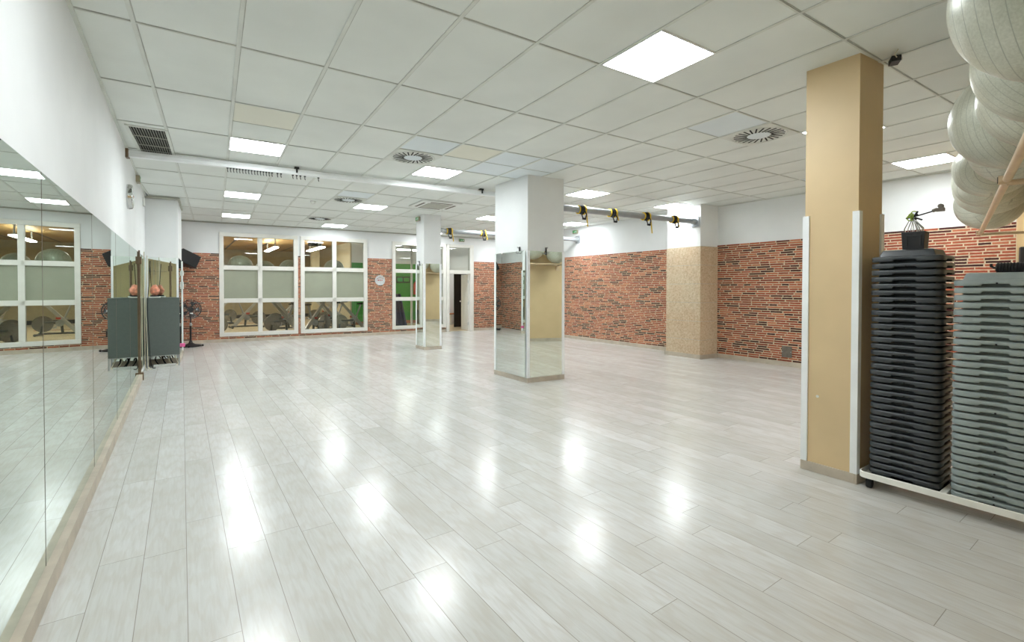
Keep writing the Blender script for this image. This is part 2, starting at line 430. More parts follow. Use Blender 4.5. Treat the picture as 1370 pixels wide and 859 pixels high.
win('window_1', W1, [1.793], 'white six pane window between the fan and the narrow brick strip')
win('window_2', W2, [3.748], 'white six pane window beside the round grey disc')
win('window_3', W3, [6.39], 'white window with clear panes showing a green wall')
# door frame, transom and leaf
root = thing('door_1', 'white glazed door frame with its leaf standing open', 'door', S(7.29, YB), 0, kind='structure'); loc = root.location.copy()
m = SB(); y0, y1 = YB-.035, YB+.10
m.box((7.295, y0, 0), (7.40, y1, 2.945)); m.box((8.16, y0, 0), (8.295, y1, 2.945)); m.box((7.40, y0, 2.845), (8.16, y1, 2.945)); m.box((7.40, y0, 1.955), (8.16, y1, 2.075))
o = m.build('door_frame', M['white_frame'], bevel=.006); o.parent = root; o.location = -loc
m = SB(); m.box((7.39, YB+.03, 2.065), (8.17, YB+.036, 2.855)); o = m.build('transom_pane', M['glass']); o.parent = root; o.location = -loc
hx, hy = S(8.15, YB+.06).x, S(8.15, YB+.06).y
leaf = MB(); dl = Vector((cos(radians(80)), sin(radians(80)), 0)); dn = Vector((-dl.y, dl.x, 0))
def LF(a, t, z): return Vector((hx, hy, 0)) + dl*a + dn*t + Vector((0,0,z))
def lbox(m, a0, a1, t0, t1, z0, z1):
    m.add([LF(a0,t0,z0), LF(a1,t0,z0), LF(a1,t1,z0), LF(a0,t1,z0), LF(a0,t0,z1), LF(a1,t0,z1), LF(a1,t1,z1), LF(a0,t1,z1)],
          [(0,3,2,1),(4,5,6,7),(0,1,5,4),(1,2,6,5),(2,3,7,6),(3,0,4,7)])
lbox(leaf, 0, .74, -.02, .02, .01, 1.945)
o = leaf.build('door_leaf', M['white_frame'], bevel=.003); o.parent = root; o.location = -loc; lf = o
m = MB(); m.tube([LF(.68, .02, 1.0), LF(.68, .075, 1.0)], .01, 8); m.lathe([(.012,0),(.028,.01),(.03,.025),(.018,.042)], LF(.68, .06, 1.0), 'Y', 14)
m.tube([LF(.68, -.02, 1.0), LF(.68, -.075, 1.0)], .01, 8); m.lathe([(.018,-.02),(.03,0),(.028,.015)], LF(.68, -.09, 1.0), 'Y', 14)
k = m.build('door_knob', M['chrome'], smooth=True); k.parent = lf
m = MB()
for z in (.25, .95, 1.7): m.tube([LF(-.004, .024, z-.05), LF(-.004, .024, z+.05)], .009, 8)
k = m.build('door_hinge', M['steel']); k.parent = lf

# ------------------------------------------------------------------ pillars
def pillar(name, label, x0, x1, y0, y1, mirrored=True, top=2.05, shaft='white_wall', askew=0):
    root = thing(name, label, 'pillar', S(x0, y0), 0, kind='structure'); loc = root.location.copy()
    def fin(m, nm, mat, lab=None, **kw):
        o = m.build(nm, mat, **kw); o.parent = root; o.location = -loc
        if lab: o['label'] = lab
        return o
    m = SB(); m.box((x0, y0, 0), (x1, y1, CZ)); fin(m, 'shaft', M[shaft])
    e = .014
    m = SB(); m.box((x0-e, y0-e, 0), (x1+e, y0, .075)); m.box((x0-e, y1, 0), (x1+e, y1+e, .075)); m.box((x0-e, y0, 0), (x0, y1, .075)); m.box((x1, y0, 0), (x1+e, y1, .075))
    fin(m, 'skirting', M['skirt'], bevel=.003)
    t = .006
    if mirrored:
        for (a, b) in (((x0+.02, y0-t, .08), (x1-.02, y0-.001, top)), ((x0-t, y0+.02, .08), (x0-.001, y1-.02, top)),
                       ((x1+.001, y0+.02, .08), (x1+t, y1-.02, top)), ((x0+.02, y1+.001, .08), (x1-.02, y1+t, top))):
            m = SB(); m.box(a, b)
            if askew and a[0] < x0 and b[0] < x0: m.v = [S(p_[0] - askew*(1-(p_[1]-(y0+.02))/(y1-y0-.04)), p_[1], p_[2]) for p_ in [(a[0] if i_ in (0,3,4,7) else b[0], a[1] if i_ in (0,1,4,5) else b[1], a[2] if i_ < 4 else b[2]) for i_ in range(8)]]
            fin(m, 'mirror_panel', M['mirror'], 'mirror panel')
    w = .034
    for (cx_, sx) in ((x0, 1), (x1, -1)):
        for (cy_, sy) in ((y0, 1), (y1, -1)):
            m = SB(); q = .012
            ax = sorted((cx_-sx*q, cx_+sx*w)); ay = sorted((cy_-sy*q, cy_)); m.box((ax[0], ay[0], .075), (ax[1], ay[1], top))
            ax = sorted((cx_-sx*q, cx_)); ay = sorted((cy_, cy_+sy*w)); m.box((ax[0], ay[0], .075), (ax[1], ay[1], top))
            fin(m, 'corner_trim', M['white_alu'], 'white corner strip')
    return root
P1 = pillar('pillar', 'large white pillar with mirror panels and two dark hooks', 4.403, 5.081, 6.260, 7.183, askew=.0264)
P2 = pillar('pillar', 'slim white mirrored pillar standing in front of the green window', 4.728, 5.150, 10.815, 11.26)
P3 = pillar('pillar', 'tan painted pillar with white corner strips beside the step stacks', 4.165, 4.524, 1.806, 2.174, mirrored=False, shaft='tan')
# pier in the back corner, faced with mirrors
root = thing('pillar', 'white corner pier with mirror facing behind the grey cabinet', 'pillar', S(XL, 11.3), 0, kind='structure'); loc = root.location.copy()
PF = [(XL, 11.30), (-.055, 11.30), (.000, 12.70), (XL, 12.70)]
def fin(m, nm, mat, lab=None, **kw):
    o = m.build(nm, mat, **kw); o.parent = root; o.location = -loc
    if lab: o['label'] = lab
    return o
m = SB(); m.prism(PF, 0, CZ); fin(m, 'shaft', M['white_wall'])
m = SB(); m.prism([(XL, 11.24), (-.02, 11.24), (.03, 12.74), (XL, 12.74)], CZ-.05, CZ-.008); fin(m, 'crown_trim', M['grille'])
m = SB(); m.box((-.525, 11.292, .1), (-.085, 11.299, 2.05)); fin(m, 'mirror_panel', M['mirror'], 'mirror panel')
m = SB(); m.box((-.560, 11.286, .1), (-.525, 11.299, 2.05)); m.box((-.085, 11.286, .1), (-.052, 11.299, 2.05)); fin(m, 'corner_trim', M['white_alu'], 'white corner strip')
def side(y, o): return (-.055 + .055*(y-11.3)/1.4 + o, y)
m = SB(); m.prism([side(11.31, .001), side(12.68, .001), side(12.68, .007), side(11.31, .007)], .1, 2.05); fin(m, 'mirror_panel', M['mirror'], 'mirror panel')
m = SB(); m.prism([side(12.66, .0), side(12.72, .0), side(12.72, .022), side(12.66, .022)], .07, 2.05); fin(m, 'corner_trim', M['white_alu'], 'white corner strip')
m = SB(); m.prism([side(11.28, .002), side(12.72, .002), side(12.72, .022), side(11.28, .022)], 0, .095); m.box((XL, 11.28, 0), (-.04, 11.299, .095)); fin(m, 'skirting', M['skirt'])

# hooks on the mirror tops
def hook(loc, rz, label):
    r = thing('coat_hook', label, 'hook', loc, rz, 'dark double hooks above the pillar mirrors')
    m = MB(); m.box((-.012, -.012, -.05), (.012, 0, .06)); m.build('plate', M['black'], r, bevel=.002)
    for pth in ([(0,-.005,.04),(0,-.035,.045),(0,-.05,.06)], [(.006,-.005,-.03),(.006,-.04,-.045),(.006,-.06,-.035),(.006,-.065,-.01)], [(-.006,-.005,-.03),(-.03,-.035,-.04),(-.045,-.05,-.02)]):
        m = MB(); m.tube(pth, .006, 8); m.build('prong', M['steel'], r, smooth=True)
    return r
hook(S(4.735, 6.254, 2.05), SK, 'dark double hook on the large pillar, above its tan-reflecting mirror')
hook(S(4.396, 6.46, 2.06), -pi/2, 'dark double hook on the large pillar, above the mirror reflecting the fans')
hook(S(4.722, 11.05, 2.06), -pi/2, 'dark double hook on the slim pillar near the green window')

# ------------------------------------------------------------------ wall of mirrors
edges = [.01, 1.58, 3.149, 4.719, 6.289, 7.859, 9.43]
names = ['sixth', 'fifth', 'fourth', 'third', 'second', 'first']
for k in range(6):
    m = SB(); m.box((XL+.001, edges[k]+.002, .098), (XL+.007, edges[k+1]-.002, 2.03))
    o = m.build('wall_mirror', M['mirror'])
    m = SB(); m.box((XL+.0005, edges[k+1]-.004, .098), (XL+.0078, edges[k+1]+.0018, 2.03)); m.build('joint_edge', M['box_grey'], o)['label'] = 'dark mirror joint'
    tag(o, 'tall wall mirror panel above the skirting, %s from the bronze end post' % names[k], 'mirror', 'mirror panels along the white wall')
m = SB(); m.box((XL+.001, 9.475, .098), (XL+.007, 11.27, 2.03)); o = m.build('wall_mirror', M['mirror']); tag(o, 'narrow wall mirror panel between the bronze end post and the corner pier', 'mirror', 'mirror panels along the white wall')
m = SB(); m.box((XL+.002, 9.436, .0), (XL+.026, 9.46, 2.06)); m.box((XL+.0, 9.43, 1.84), (XL+.045, 9.466, 1.96)); m.box((XL+.0, 9.43, .0), (XL+.06, 9.466, .12))
o = m.build('mirror_end_post', M['brown'], bevel=.003); tag(o, 'upright bronze metal post closing the end of the mirror wall', 'post')

# ------------------------------------------------------------------ ceiling lights
cols = {1: 'mirror wall column', 5: 'second column from the mirror wall', 10: 'third column from the mirror wall', 14: 'brick side wall column'}
rows = {-1: 'row by the tan pillar', 6: 'row just before the white ceiling bar', 12: 'row between the bar and the windows', 17: 'row closest to the windows'}
def light(i, j, row):
    c = G(i+.5, j+.5, CZ)
    lr = thing('ceiling_light', 'square ceiling light, %s, %s' % (rows[row], cols[i]), 'ceiling light', c, GA, 'square ceiling light panels')
    h = .296
    m = MB()
    for a, b in (((-h,-h),(h,-h+.012)), ((-h,h-.012),(h,h)), ((-h,-h+.012),(-h+.012,h-.012)), ((h-.012,-h+.012),(h,h-.012))):
        m.box((a[0],a[1],-.012), (b[0],b[1],-.0005))
    m.build('light_frame', M['white_alu'], lr)
    m = MB(); m.box((-h+.012,-h+.012,-.010), (h-.012,h-.012,-.001)); m.build('diffuser', M['panel'], lr)
for i, j, r in ((1,-1,-1),(5,-1,-1),(10,-1,-1),(14,-1,-1),(1,6,6),(5,6,6),(10,6,6),(14,6,6),(1,12,12),(5,12,12),(10,12,12),(14,11.5,12),(1,17,17),(5,18,17),(10,18,17),(14,17,17)):
    light(i, j, r)

# swirl diffusers
def swirl(i, j, label):
    r = thing('swirl_diffuser', label, 'air vent', G(i+.5, j+.5, CZ), GA, 'swirl air diffusers in the ceiling')
    m = MB(); m.box((-.296,-.296,-.010), (.296,.296,-.0005)); m.build('face_plate', M['tbar'], r)
    m = MB()
    for k in range(24):
        a = 2*pi*k/24; d = Vector((cos(a+.35), sin(a+.35), 0)); p = Vector((cos(a)*.125, sin(a)*.125, 0)); q = p + d*.14
        n = Vector((-d.y, d.x, 0))*.0075
        m.add([(v.x, v.y, z) for z in (-.014, -.0095) for v in (p-n, q-n, q+n, p+n)], [(3,2,1,0),(4,5,6,7),(0,1,5,4),(1,2,6,5),(2,3,7,6),(3,0,4,7)])
    m.build('slots', M['dark_slot'], r)
    m = MB(); m.lathe([(.118,-.0105),(.115,-.016),(.0,-.018)], n=28, caps=False); m.build('centre_disc', M['tile_blue'], r, smooth=True)
    m = MB(); m.torus((0,0,-.011), .285, .006, 'Z', 36, 6); m.build('outer_ring', M['tbar'], r, smooth=True)
swirl(4, 5, 'round swirl air diffuser beside the light just before the white bar')
swirl(4, 11, 'round swirl air diffuser just beyond the white bar, near the smoke detector')
swirl(4, 16, 'round swirl air diffuser in the row closest to the windows')
swirl(9, 0, 'round swirl air diffuser close to the tan pillar')
# return-air grille
c = G(-.29, 7.2, CZ)
r = thing('return_air_grille', 'long dark slatted air grille beside the white wall', 'air vent', c, GA)
w, l = .19, .60
m = MB()
for a, b in (((-w,-l),(w,-l+.03)), ((-w,l-.03),(w,l)), ((-w,-l+.03),(-w+.03,l-.03)), ((w-.03,-l+.03),(w,l-.03))): m.box((a[0],a[1],-.016), (b[0],b[1],-.001))
m.build('grille_frame', M['tbar'], r)
m = MB(); m.box((-w+.03,-l+.03,-.003), (w-.03,l-.03,-.0012)); m.build('backing', M['dark_slot'], r)
m = MB()
for k in range(13):
    x = -w+.045+k*(2*w-.09)/12; m.add([(x-.006,-l+.03,-.004),(x-.006,l-.03,-.004),(x+.004,l-.03,-.014),(x+.004,-l+.03,-.014)], [(0,1,2,3)])
for y in (-.2, .2): m.box((-w+.03, y-.008, -.013), (w-.03, y+.008, -.005))
m.build('blades', M['grille'], r)
# cassette air conditioner
c = G(7.25, 10.72, CZ-.008); r = thing('cassette_air_conditioner', 'square white cassette air conditioner set in the ceiling', 'air conditioner', c, GA)
m = MB(); m.lathe([(.59,-.001),(.595,-.02),(.56,-.032),(.40,-.034)], n=4); o = m.build('fascia', M['white_plastic'], r); o.rotation_euler.z = pi/4
m = MB(); m.box((-.25,-.25,-.040), (.25,.25,-.034)); m.build('intake_grille', M['grille'], r)
for a in range(4):
    m = MB(); m.box((-.24, .315, -.039), (.24, .36, -.033)); o = m.build('air_flap', M['box_grey'], r); o.rotation_euler.z = a*pi/2
# smoke detector
m = MB(); m.lathe([(.055,-.001),(.055,-.02),(.042,-.03),(.035,-.05),(.0,-.055)], n=20, caps=False)
o = m.build('smoke_detector', M['white_plastic'], smooth=True); o.location = G(3.56, 12.4, CZ-.004); tag(o, 'small white smoke detector on the ceiling', 'smoke detector')
# black fixing on the ceiling by the tan pillar
r = thing('ceiling_bracket', 'small black bracket with a loose cable on the ceiling by the tan pillar', 'bracket', G(8.02, -2.12, CZ), .5)
m = MB(); m.box((-.05,-.03,-.045), (.05,.03,-.004)); m.build('bracket_body', M['black'], r, bevel=.004)
m = MB(); m.lathe([(.0,.03),(.014,.03),(.014,-.006),(.0,-.006)], (-.03,-.03,-.03), 'Y', 12); m.build('bolt', M['chrome'], r, smooth=True)
m = MB(); m.tube([(-.05,0,-.02),(-.09,.01,-.035),(-.13,.03,-.03),(-.17,.02,-.012)], .004, 6); m.build('cable', M['cable'], r, smooth=True)

# white bar hung under the ceiling
yb = 7.562
r = thing('ceiling_bar', 'long white hollow bar slung under the ceiling from the white wall', 'bar', S(XL, yb, 3.15), SK)
Lb = 5.75
m = MB(); m.box((.006, -.035, -.045), (Lb, .035, .035)); m.box((.006, -.042, -.012), (Lb, -.035, .012)); m.build('bar_body', M['white_alu'], r, bevel=.004)
for q in (1.95, 4.92):
    m = MB(); m.box((q-.03,-.045,.035), (q+.03,.045,.066)); m.box((q-.012,-.05,-.02), (q+.012,-.042,.045)); m.build('clamp', M['black'], r)
m = MB(); m.box((.0, -.055, -.06), (.035, .055, .05)); m.build('wall_bracket', M['brown'], r, bevel=.004)
k0 = r
def bar_hook(x, label):
    o = MB(); o.tube([(0,0,.010),(0,0,-.03),(.004,-.008,-.045),(.0,-.016,-.035)], .005, 6); o.box((-.012,-.010,.0), (.012,.010,.012))
    return o
hx0 = [1.09 + .036*k for k in range(16)] + [1.70, 1.745] + [1.90, 1.95, 2.00, 2.06] + [2.245]
proto = None
for k, x in enumerate(hx0):
    if proto is None:
        proto = bar_hook(0, '').build('small_hook', M['black'], smooth=True); o = proto
    else:
        o = proto.copy(); C.objects.link(o)
    p = S(XL, yb); o.location = (p.x + (x+.0)*cos(SK), p.y + x*sin(SK), 3.150-.057)
    tag(o, 'small black hook under the white ceiling bar, %s from the white wall' % ordw(k+1), 'hook', 'small black hooks under the ceiling bar')

# ------------------------------------------------------------------ pipes with suspension straps
def pipe(name, label, xa, xb, y, z, elbow):
    a, b = S(xa, y, z), S(xb, y, z)
    r = thing(name, label, 'pipe', a, SK, 'grey exercise pipes under the ceiling')
    L = (b-a).length
    m = MB(); m.lathe([(.056, .02), (.056, L-.10)], axis='X', n=20); m.build('tube', M['grey_pipe'], r, smooth=True)
    for q, s in ((0, 1), (L, -1)):
        m = MB(); xs_ = sorted((q, q+s*.014)); m.box((xs_[0], -.10, -.11), (xs_[1], .10, .11)); m.build('flange_plate', M['grey_pipe'], r, bevel=.004)
        m = MB(); m.lathe([(.064, q+s*.014), (.066, q+s*.03), (.066, q+s*.12), (.058, q+s*.13)], axis='X', n=20); m.build('collar', M['steel'], r, smooth=True)
    return r
pipe('exercise_pipe', 'thick grey pipe between the large mirrored pillar and the stone pilaster', 5.083, 8.850, 6.75, 2.868, True)
pipe('exercise_pipe', 'thick grey pipe between the slim pillar and the brick side wall', 5.152, XR-.002, 10.95, 2.872, True)
def strap(x, y, z, label, v):
    p = S(x, y, z)
    r = thing('suspension_strap', label, 'suspension strap', p, SK, 'suspension straps wound on the pipes')
    rn = random.Random(v)
    m = MB()
    for k in range(3): m.torus((-.035+.03*k, 0, 0), .066+.004*k, .012, 'X', 20, 6)
    m.build('black_loop', M['rubber'], r, smooth=True)
    m = MB()
    m.torus((.055, 0, -.002), .070, .019, 'X', 20, 8); m.build('yellow_loop', M['yellow'], r, smooth=True)
    m = MB(); m.torus((-.065, 0, -.004), .069, .010, 'X', 20, 6); m.build('yellow_loop', M['yellow'], r, smooth=True)
    m = MB(); d = -.12-.22*rn.random()
    m.tube([(.05, -.07, .0), (.055, -.082, -.06), (.06+.03*rn.random(), -.085, d)], .011, 6)
    m.build('yellow_tail', M['yellow'], r, smooth=True)
    m = MB(); s = 1 if v % 2 else -1
    m.tube([(-.01*s, -.07, 0), (-.055*s, -.085, -.09), (-.025*s, -.09, -.17), (.03*s, -.09, -.17), (.05*s, -.085, -.10), (.0, -.07, -.01)], .011, 7)
    m.build('handle_loop', M['black'], r, smooth=True)
    m = MB(); m.tube([(-.03*s, -.09, -.172), (.035*s, -.09, -.172)], .019, 10); m.build('grip', M['rubber'], r, smooth=True)
    return r
for k, px in enumerate((5.86, 6.58, 7.43, 8.20)):
    strap(px, 6.75, 2.868, 'black and yellow suspension strap, %s along the pipe from the large pillar' % ORD[k+1], k)
strap(5.43, 10.95, 2.872, 'black and yellow strap with a long yellow tail on the pipe beside the slim pillar', 5)
strap(6.36, 10.95, 2.872, 'black and yellow strap farther along the slim pillar pipe, next to the large pillar', 8)

# ------------------------------------------------------------------ step platforms on their trolley
def rr(w, d, r, ins, z, notch=0.0):
    """rounded rectangle loop (x depth d, y width w) inset by ins; points within the handle notch are lifted"""
    hx, hy = d/2-ins, w/2-ins; rad = max(.006, r-ins); pts = []
    def lift(t): return z + (notch if abs(t) < .064 else 0)
    ss = (-.090, -.074, -.0685, -.0605, -.055, 0, .055, .0605, .0685, .074, .090)
    for t in ss: pts.append((hx, t, z + (notch if abs(t) <= .061 else 0)))
    for k in range(5):
        a = k*pi/8; pts.append((hx-rad+rad*cos(a), hy-rad+rad*sin(a), z))
    for t in reversed(ss): pts.append((t, hy, z + (notch if abs(t) <= .061 else 0)))
    for k in range(5):
        a = pi/2+k*pi/8; pts.append((-hx+rad+rad*cos(a), hy-rad+rad*sin(a), z))
    for t in reversed(ss): pts.append((-hx, t, z + (notch if abs(t) <= .061 else 0)))
    for k in range(5):
        a = pi+k*pi/8; pts.append((-hx+rad+rad*cos(a), -hy+rad+rad*sin(a), z))
    for t in ss: pts.append((t, -hy, z + (notch if abs(t) <= .061 else 0)))
    for k in range(5):
        a = 1.5*pi+k*pi/8; pts.append((hx-rad+rad*cos(a), -hy+rad+rad*sin(a), z))
    return pts
SW, SD = .405, .345
def make_step(mat, colour, label):
    r = thing('step_platform', label, 'step platform', (0,0,0), 0)
    m = MB()
    prof = [(.030, .0055, .0120), (.0065, .0035, .0125), (.002, .0050, .0120), (.0005, .0080, .0100), (.0, .0125, .0065), (.0, .0300, 0), (.0012, .0345, 0), (.0040, .0380, 0), (.0095, .0400, 0), (.040, .0408, 0)]
    m.rings([rr(SW, SD, .05, a, z, nt) for a, z, nt in prof], False, False)
    m.build('rim', mat, r, smooth=True)
    m = MB()
    prof = [(.040, .0408, 0), (.044, .0428, 0), (.056, .079, 0), (.060, .085, 0), (.070, .088, 0)]
    m.rings([rr(SW, SD, .05, a, z, 0) for a, z, nt in prof], False, True)
    m.build('raised_top', mat, r, smooth=True)
    m = MB(); m.lathe([(.0055, 0), (.0055, .003)], (-SD/2-.0018, -.008, .020), 'X', 10); m.build('plug_hole', M['rubber'], r)
    return r
def stack(mat, colour, n, x, y, z0, pitch, top_note):
    proto = None; rn = random.Random(n)
    for k in range(n):
        t = n-k
        if t == 1: lab = '%s plastic aerobic step with raised top, topmost of the %s stack' % (colour, colour)
        elif k == 0: lab = '%s plastic aerobic step lying on the white trolley, lowest of the %s stack' % (colour, colour)
        else: lab = '%s plastic aerobic step, %s from the top of the %s stack' % (colour, ordw(t), colour)
        p = S(x + rn.uniform(-.002, .002), y + rn.uniform(-.002, .002), z0 + k*pitch)
        if proto is None:
            proto = make_step(mat, colour, lab); proto.location = p
        else:
            c_ = dup(proto, p, 0, lab)
            if rn.random() > .28:
                for ch in list(c_.children):
                    if ch.name.startswith('plug_hole'): bpy.data.objects.remove(ch)
        o = proto if k == 0 else None
    for o in list(C.objects):
        if o.name.startswith('step_platform') and o.get('label', '').startswith(colour): o['group'] = '%s step platforms in one stack' % colour
YS1, YS2, XS = 1.545, 1.092, 4.333
stack(M['black_step'], 'black', 33, XS, YS1, .112, .0483, '')
stack(M['grey_step'], 'grey', 30, XS, YS2, .100, .0477, '')
# trolley
tc = S(XS, (YS1+YS2)/2); r = thing('step_trolley', 'low white metal trolley on casters carrying both stacks of steps', 'trolley', tc, 0)
hw, hd = .475, .215
def loop(ins, z, rad=.05):
    pts = []
    for (sx, sy, a0) in ((1,1,0), (-1,1,pi/2), (-1,-1,pi), (1,-1,1.5*pi)):
        for k in range(6):
            a = a0 + k*pi/10; q = rad-ins if rad > ins else .003
            pts.append((sx*(hd-rad)+q*cos(a), sy*(hw-rad)+q*sin(a), z))
    return pts
m = MB(); m.rings([loop(.012,.078), loop(0,.080), loop(0,.120), loop(.004,.124), loop(.008,.124), loop(.010,.120), loop(.010,.092), loop(.03,.092)], False, False)
m.rings([loop(.03,.0915), loop(.012,.078)], True, False)
m.build('rim_frame', M['white_steel'], r, smooth=True)
m = MB(); m.box((-hd+.012, -.018, .0925), (hd-.012, .018, .122)); m.build('cross_bar', M['white_steel'], r, bevel=.003)
for z_, yy in ((.100, YS1), (.093, YS2)):
    dy = yy-(YS1+YS2)/2
    m = MB(); m.box((-hd+.03, dy-.19, .0925), (hd-.03, dy+.19, z_+.003)); m.build('deck_mat', M['rubber'], r)
for sx in (-1, 1):
    for sy in (-1, 1):
        m = MB(); cx_, cy_ = sx*(hd-.05), sy*(hw-.06)
        m.box((cx_-.02, cy_-.018, .05), (cx_+.02, cy_+.018, .079)); m.lathe([(.0,-.016),(.030,-.016),(.032,-.010),(.032,.010),(.030,.016),(.0,.016)], (cx_, cy_, .033), 'Y', 18, caps=False)
        m.build('caster', M['rubber'], r, smooth=True)

# black bin of cords on the black stack
tz = .112 + 32*.0483 + .088
r = thing('cord_bin', 'black box of tangled silver cords knotted with lime and black on the black steps', 'box', S(4.40, 1.555, tz), 0)
m = MB(); a, b, hh = .045, .062, .135
m.rings([[(-a,-b,0),(a,-b,0),(a,b,0),(-a,b,0)], [(-a-.008,-b-.006,hh),(a+.008,-b-.006,hh),(a+.008,b+.006,hh),(-a-.008,b+.006,hh)],
         [(-a,-b,hh),(a,-b,hh),(a,b,hh),(-a,b,hh)], [(-a+.006,-b+.006,.02),(a-.006,-b+.006,.02),(a-.006,b-.006,.02),(-a+.006,b-.006,.02)]], True, True)
m.box((-a-.010, -.05, .03), (-a-.004, -.042, .11)); m.box((-a-.010, .03, .03), (-a-.004, .038, .11)); m.box((-a-.010,-.05,.10), (-a-.004,.038,.108))
m.build('bin', M['black'], r, bevel=.003)
m = MB(); rn = random.Random(11)
for k in range(20):
    x0, y0 = rn.uniform(-.035,.035), rn.uniform(-.052,.052); q = rn.uniform(.2,.5)
    m.tube([(x0, y0, .11), (x0*1.05, y0*1.1, .16), (x0*q, y0*q+.01, .215), (rn.uniform(-.008,.008), .012+rn.uniform(-.008,.008), .245)], .0022, 5)
m.build('silver_cords', M['chrome'], r, smooth=True)
m = MB()
for k in range(9): m.torus((rn.uniform(-.01,.01), .01+rn.uniform(-.02,.02), .25+rn.uniform(-.016,.022)), rn.uniform(.012,.022), .004, 'XYZ'[k % 3], 12, 5)
m.build('lime_knot', M['lime'], r, smooth=True)
m = MB()
for k in range(5): m.tube([(0,.01,.245), (rn.uniform(-.02,.02), rn.uniform(-.06,.06), .25+rn.uniform(-.03,.04))], .006, 6)
m.tube([(0,.0,.25),(-.0,-.05,.262),(-.0,-.10,.275)], .005, 6); m.tube([(0,.01,.245),(0,.055,.240)], .005, 6)
m.build('black_handles', M['rubber'], r, smooth=True)
m = MB(); m.tube([(0,-.095,.275),(0,-.12,.285)], .012, 10); m.box((-.015,-.16,.268), (.015,-.115,.292)); m.lathe([(.0,-.012),(.016,-.012),(.016,.012),(.0,.012)], (0,-.14,.305), 'X', 14); m.build('clip', M['box_grey'], r, smooth=True)

# bundle of black tubing on the grey stack
tz = .100 + 29*.0477 + .088
r = thing('tubing_bundle', 'bundle of black ridged exercise tubing lying on the grey steps', 'exercise tubing', S(4.40, 1.06, tz), 0)
m = MB()
for k in range(12):
    y = .065 - k*.0145; m.tube([(-.03,y,.012),(-.034,y,.03),(-.018,y+.001,.054),(.0,y,.060),(.018,y-.001,.054),(.034,y,.03),(.03,y,.012)], .0085, 7)
m.box((-.028,-.10,.001), (.028,.07,.05)); m.build('coils', M['rubber'], r, smooth=True)
m = MB(); m.tube([(0,.06,.04),(0,.085,.035),(0,.098,.045),(0,.098,.062)], .008, 8); m.build('end_hook', M['black'], r, smooth=True)
m = MB(); m.tube([(0,-.10,.04),(0,-.125,.055),(0,-.13,.04)], .009, 8); m.build('end_grip', M['black'], r, smooth=True)
# grey pole behind the stacks
pa, pb = S(4.62, 2.00, 1.83), S(4.70, 1.50, 1.70)
# ------------------------------------------------------------------ ball rack and balls
wd = Vector((1, NW, 0)).normalized(); wn_ = Vector((-NW, 1, 0)).normalized()
def NWP(x, off, z): return Vector((x, near_y(x), z)) + wn_*off
r = thing('ball_rack', 'beige tube rack on the tan wall holding the big silver balls', 'rack', NWP(4.3, 0, 0), 0); loc = r.location.copy()
zr = 2.12
xe = 7.72
def fin2(m, nm, mat, **kw):
    o = m.build(nm, mat, None, **kw); o.parent = r; o.location = -loc; return o
for off, nm in ((.454, 'front_rail'), (.045, 'wall_rail')):
    m = MB(); m.tube([NWP(1.6, off, zr), NWP(xe, off, zr)], .021, 14); fin2(m, nm, M['rail_tan'], smooth=True)
for x in (2.0, 4.13, xe-.02):
    m = MB(); m.tube([NWP(x, .012, zr-.02), NWP(x, .455, zr-.02)], .017, 12)
    fin2(m, 'arm', M['rail_tan'], smooth=True)
    m = MB(); m.tube([NWP(x, .445, zr), NWP(x, .492, zr)], .027, 14); fin2(m, 'end_socket', M['rail_tan'], smooth=True)
    m = MB(); m.tube([NWP(x, .4925, zr), NWP(x, .495, zr)], .020, 14); fin2(m, 'socket_hole', M['rubber'])
    m = MB()
    q = [NWP(x-.05, .001, 0), NWP(x+.05, .001, 0), NWP(x+.05, .014, 0), NWP(x-.05, .014, 0)]
    m.prism([(p.x, p.y) for p in q], zr-.16, zr+.12); fin2(m, 'wall_plate', M['rail_tan'])
balls = [(2.40,.210,2.486,.322),(3.08,.305,2.481,.297),(3.67,.404,2.493,.290),(4.33,.614,2.568,.338),(4.98,.701,2.517,.286),(5.62,.950,2.508,.260),(6.22,1.085,2.496,.256),(6.83,1.160,2.538,.305),(7.46,1.290,2.436,.298)]
bm = bmesh.new(); bmesh.ops.create_uvsphere(bm, u_segments=64, v_segments=40, radius=1.0)
me = bpy.data.meshes.new('exercise_ball'); bm.to_mesh(me); bm.free()
for p in me.polygons: p.use_smooth = True
rn = random.Random(5)
bmats = {}
def ball(c, rad, label, group, rot):
    me2 = me.copy() if True else me
    me2.transform(Matrix.Diagonal((rad, rad, rad*.985, 1)))
    me2.materials.clear(); me2.materials.append(M['ball'])
    o = bpy.data.objects.new('exercise_ball', me2); C.objects.link(o); o.location = c; o.rotation_euler = rot
    return tag(o, label, 'exercise ball', group)
for k, (x, y, z, rad) in enumerate(balls):
    n = len(balls)-k
    lab = 'big silver exercise ball on the beige rack, %s from the brick wall end' % ORD[n] if n > 1 else 'big silver exercise ball on the beige rack, at the brick wall end'
    ball((x, y, z), rad, lab, 'silver balls on the wall rack', (.12, .05, 1.45) if k == 0 else (rn.uniform(-.4,.4), rn.uniform(-.5,.5), .2126 + (rn.uniform(-.9,.9) if k else .25)))
# tan post in the near corner and black wall box
m = MB(); q = [NWP(9.20, 0, 0), NWP(9.34, 0, 0), NWP(9.34, .06, 0), NWP(9.20, .06, 0)]
m.prism([(p.x, p.y) for p in q], 0, CZ); o = m.build('trim_4', M['tan']); tag(o, kind='structure')
m = MB(); q = [NWP(9.0, .002, 0), NWP(9.16, .002, 0), NWP(9.16, .045, 0), NWP(9.0, .045, 0)]
m.prism([(p.x, p.y) for p in q], 1.70, 2.02); o = m.build('wall_speaker', M['black'], bevel=.01); tag(o, 'small black box on the tan wall by the brick corner', 'speaker')

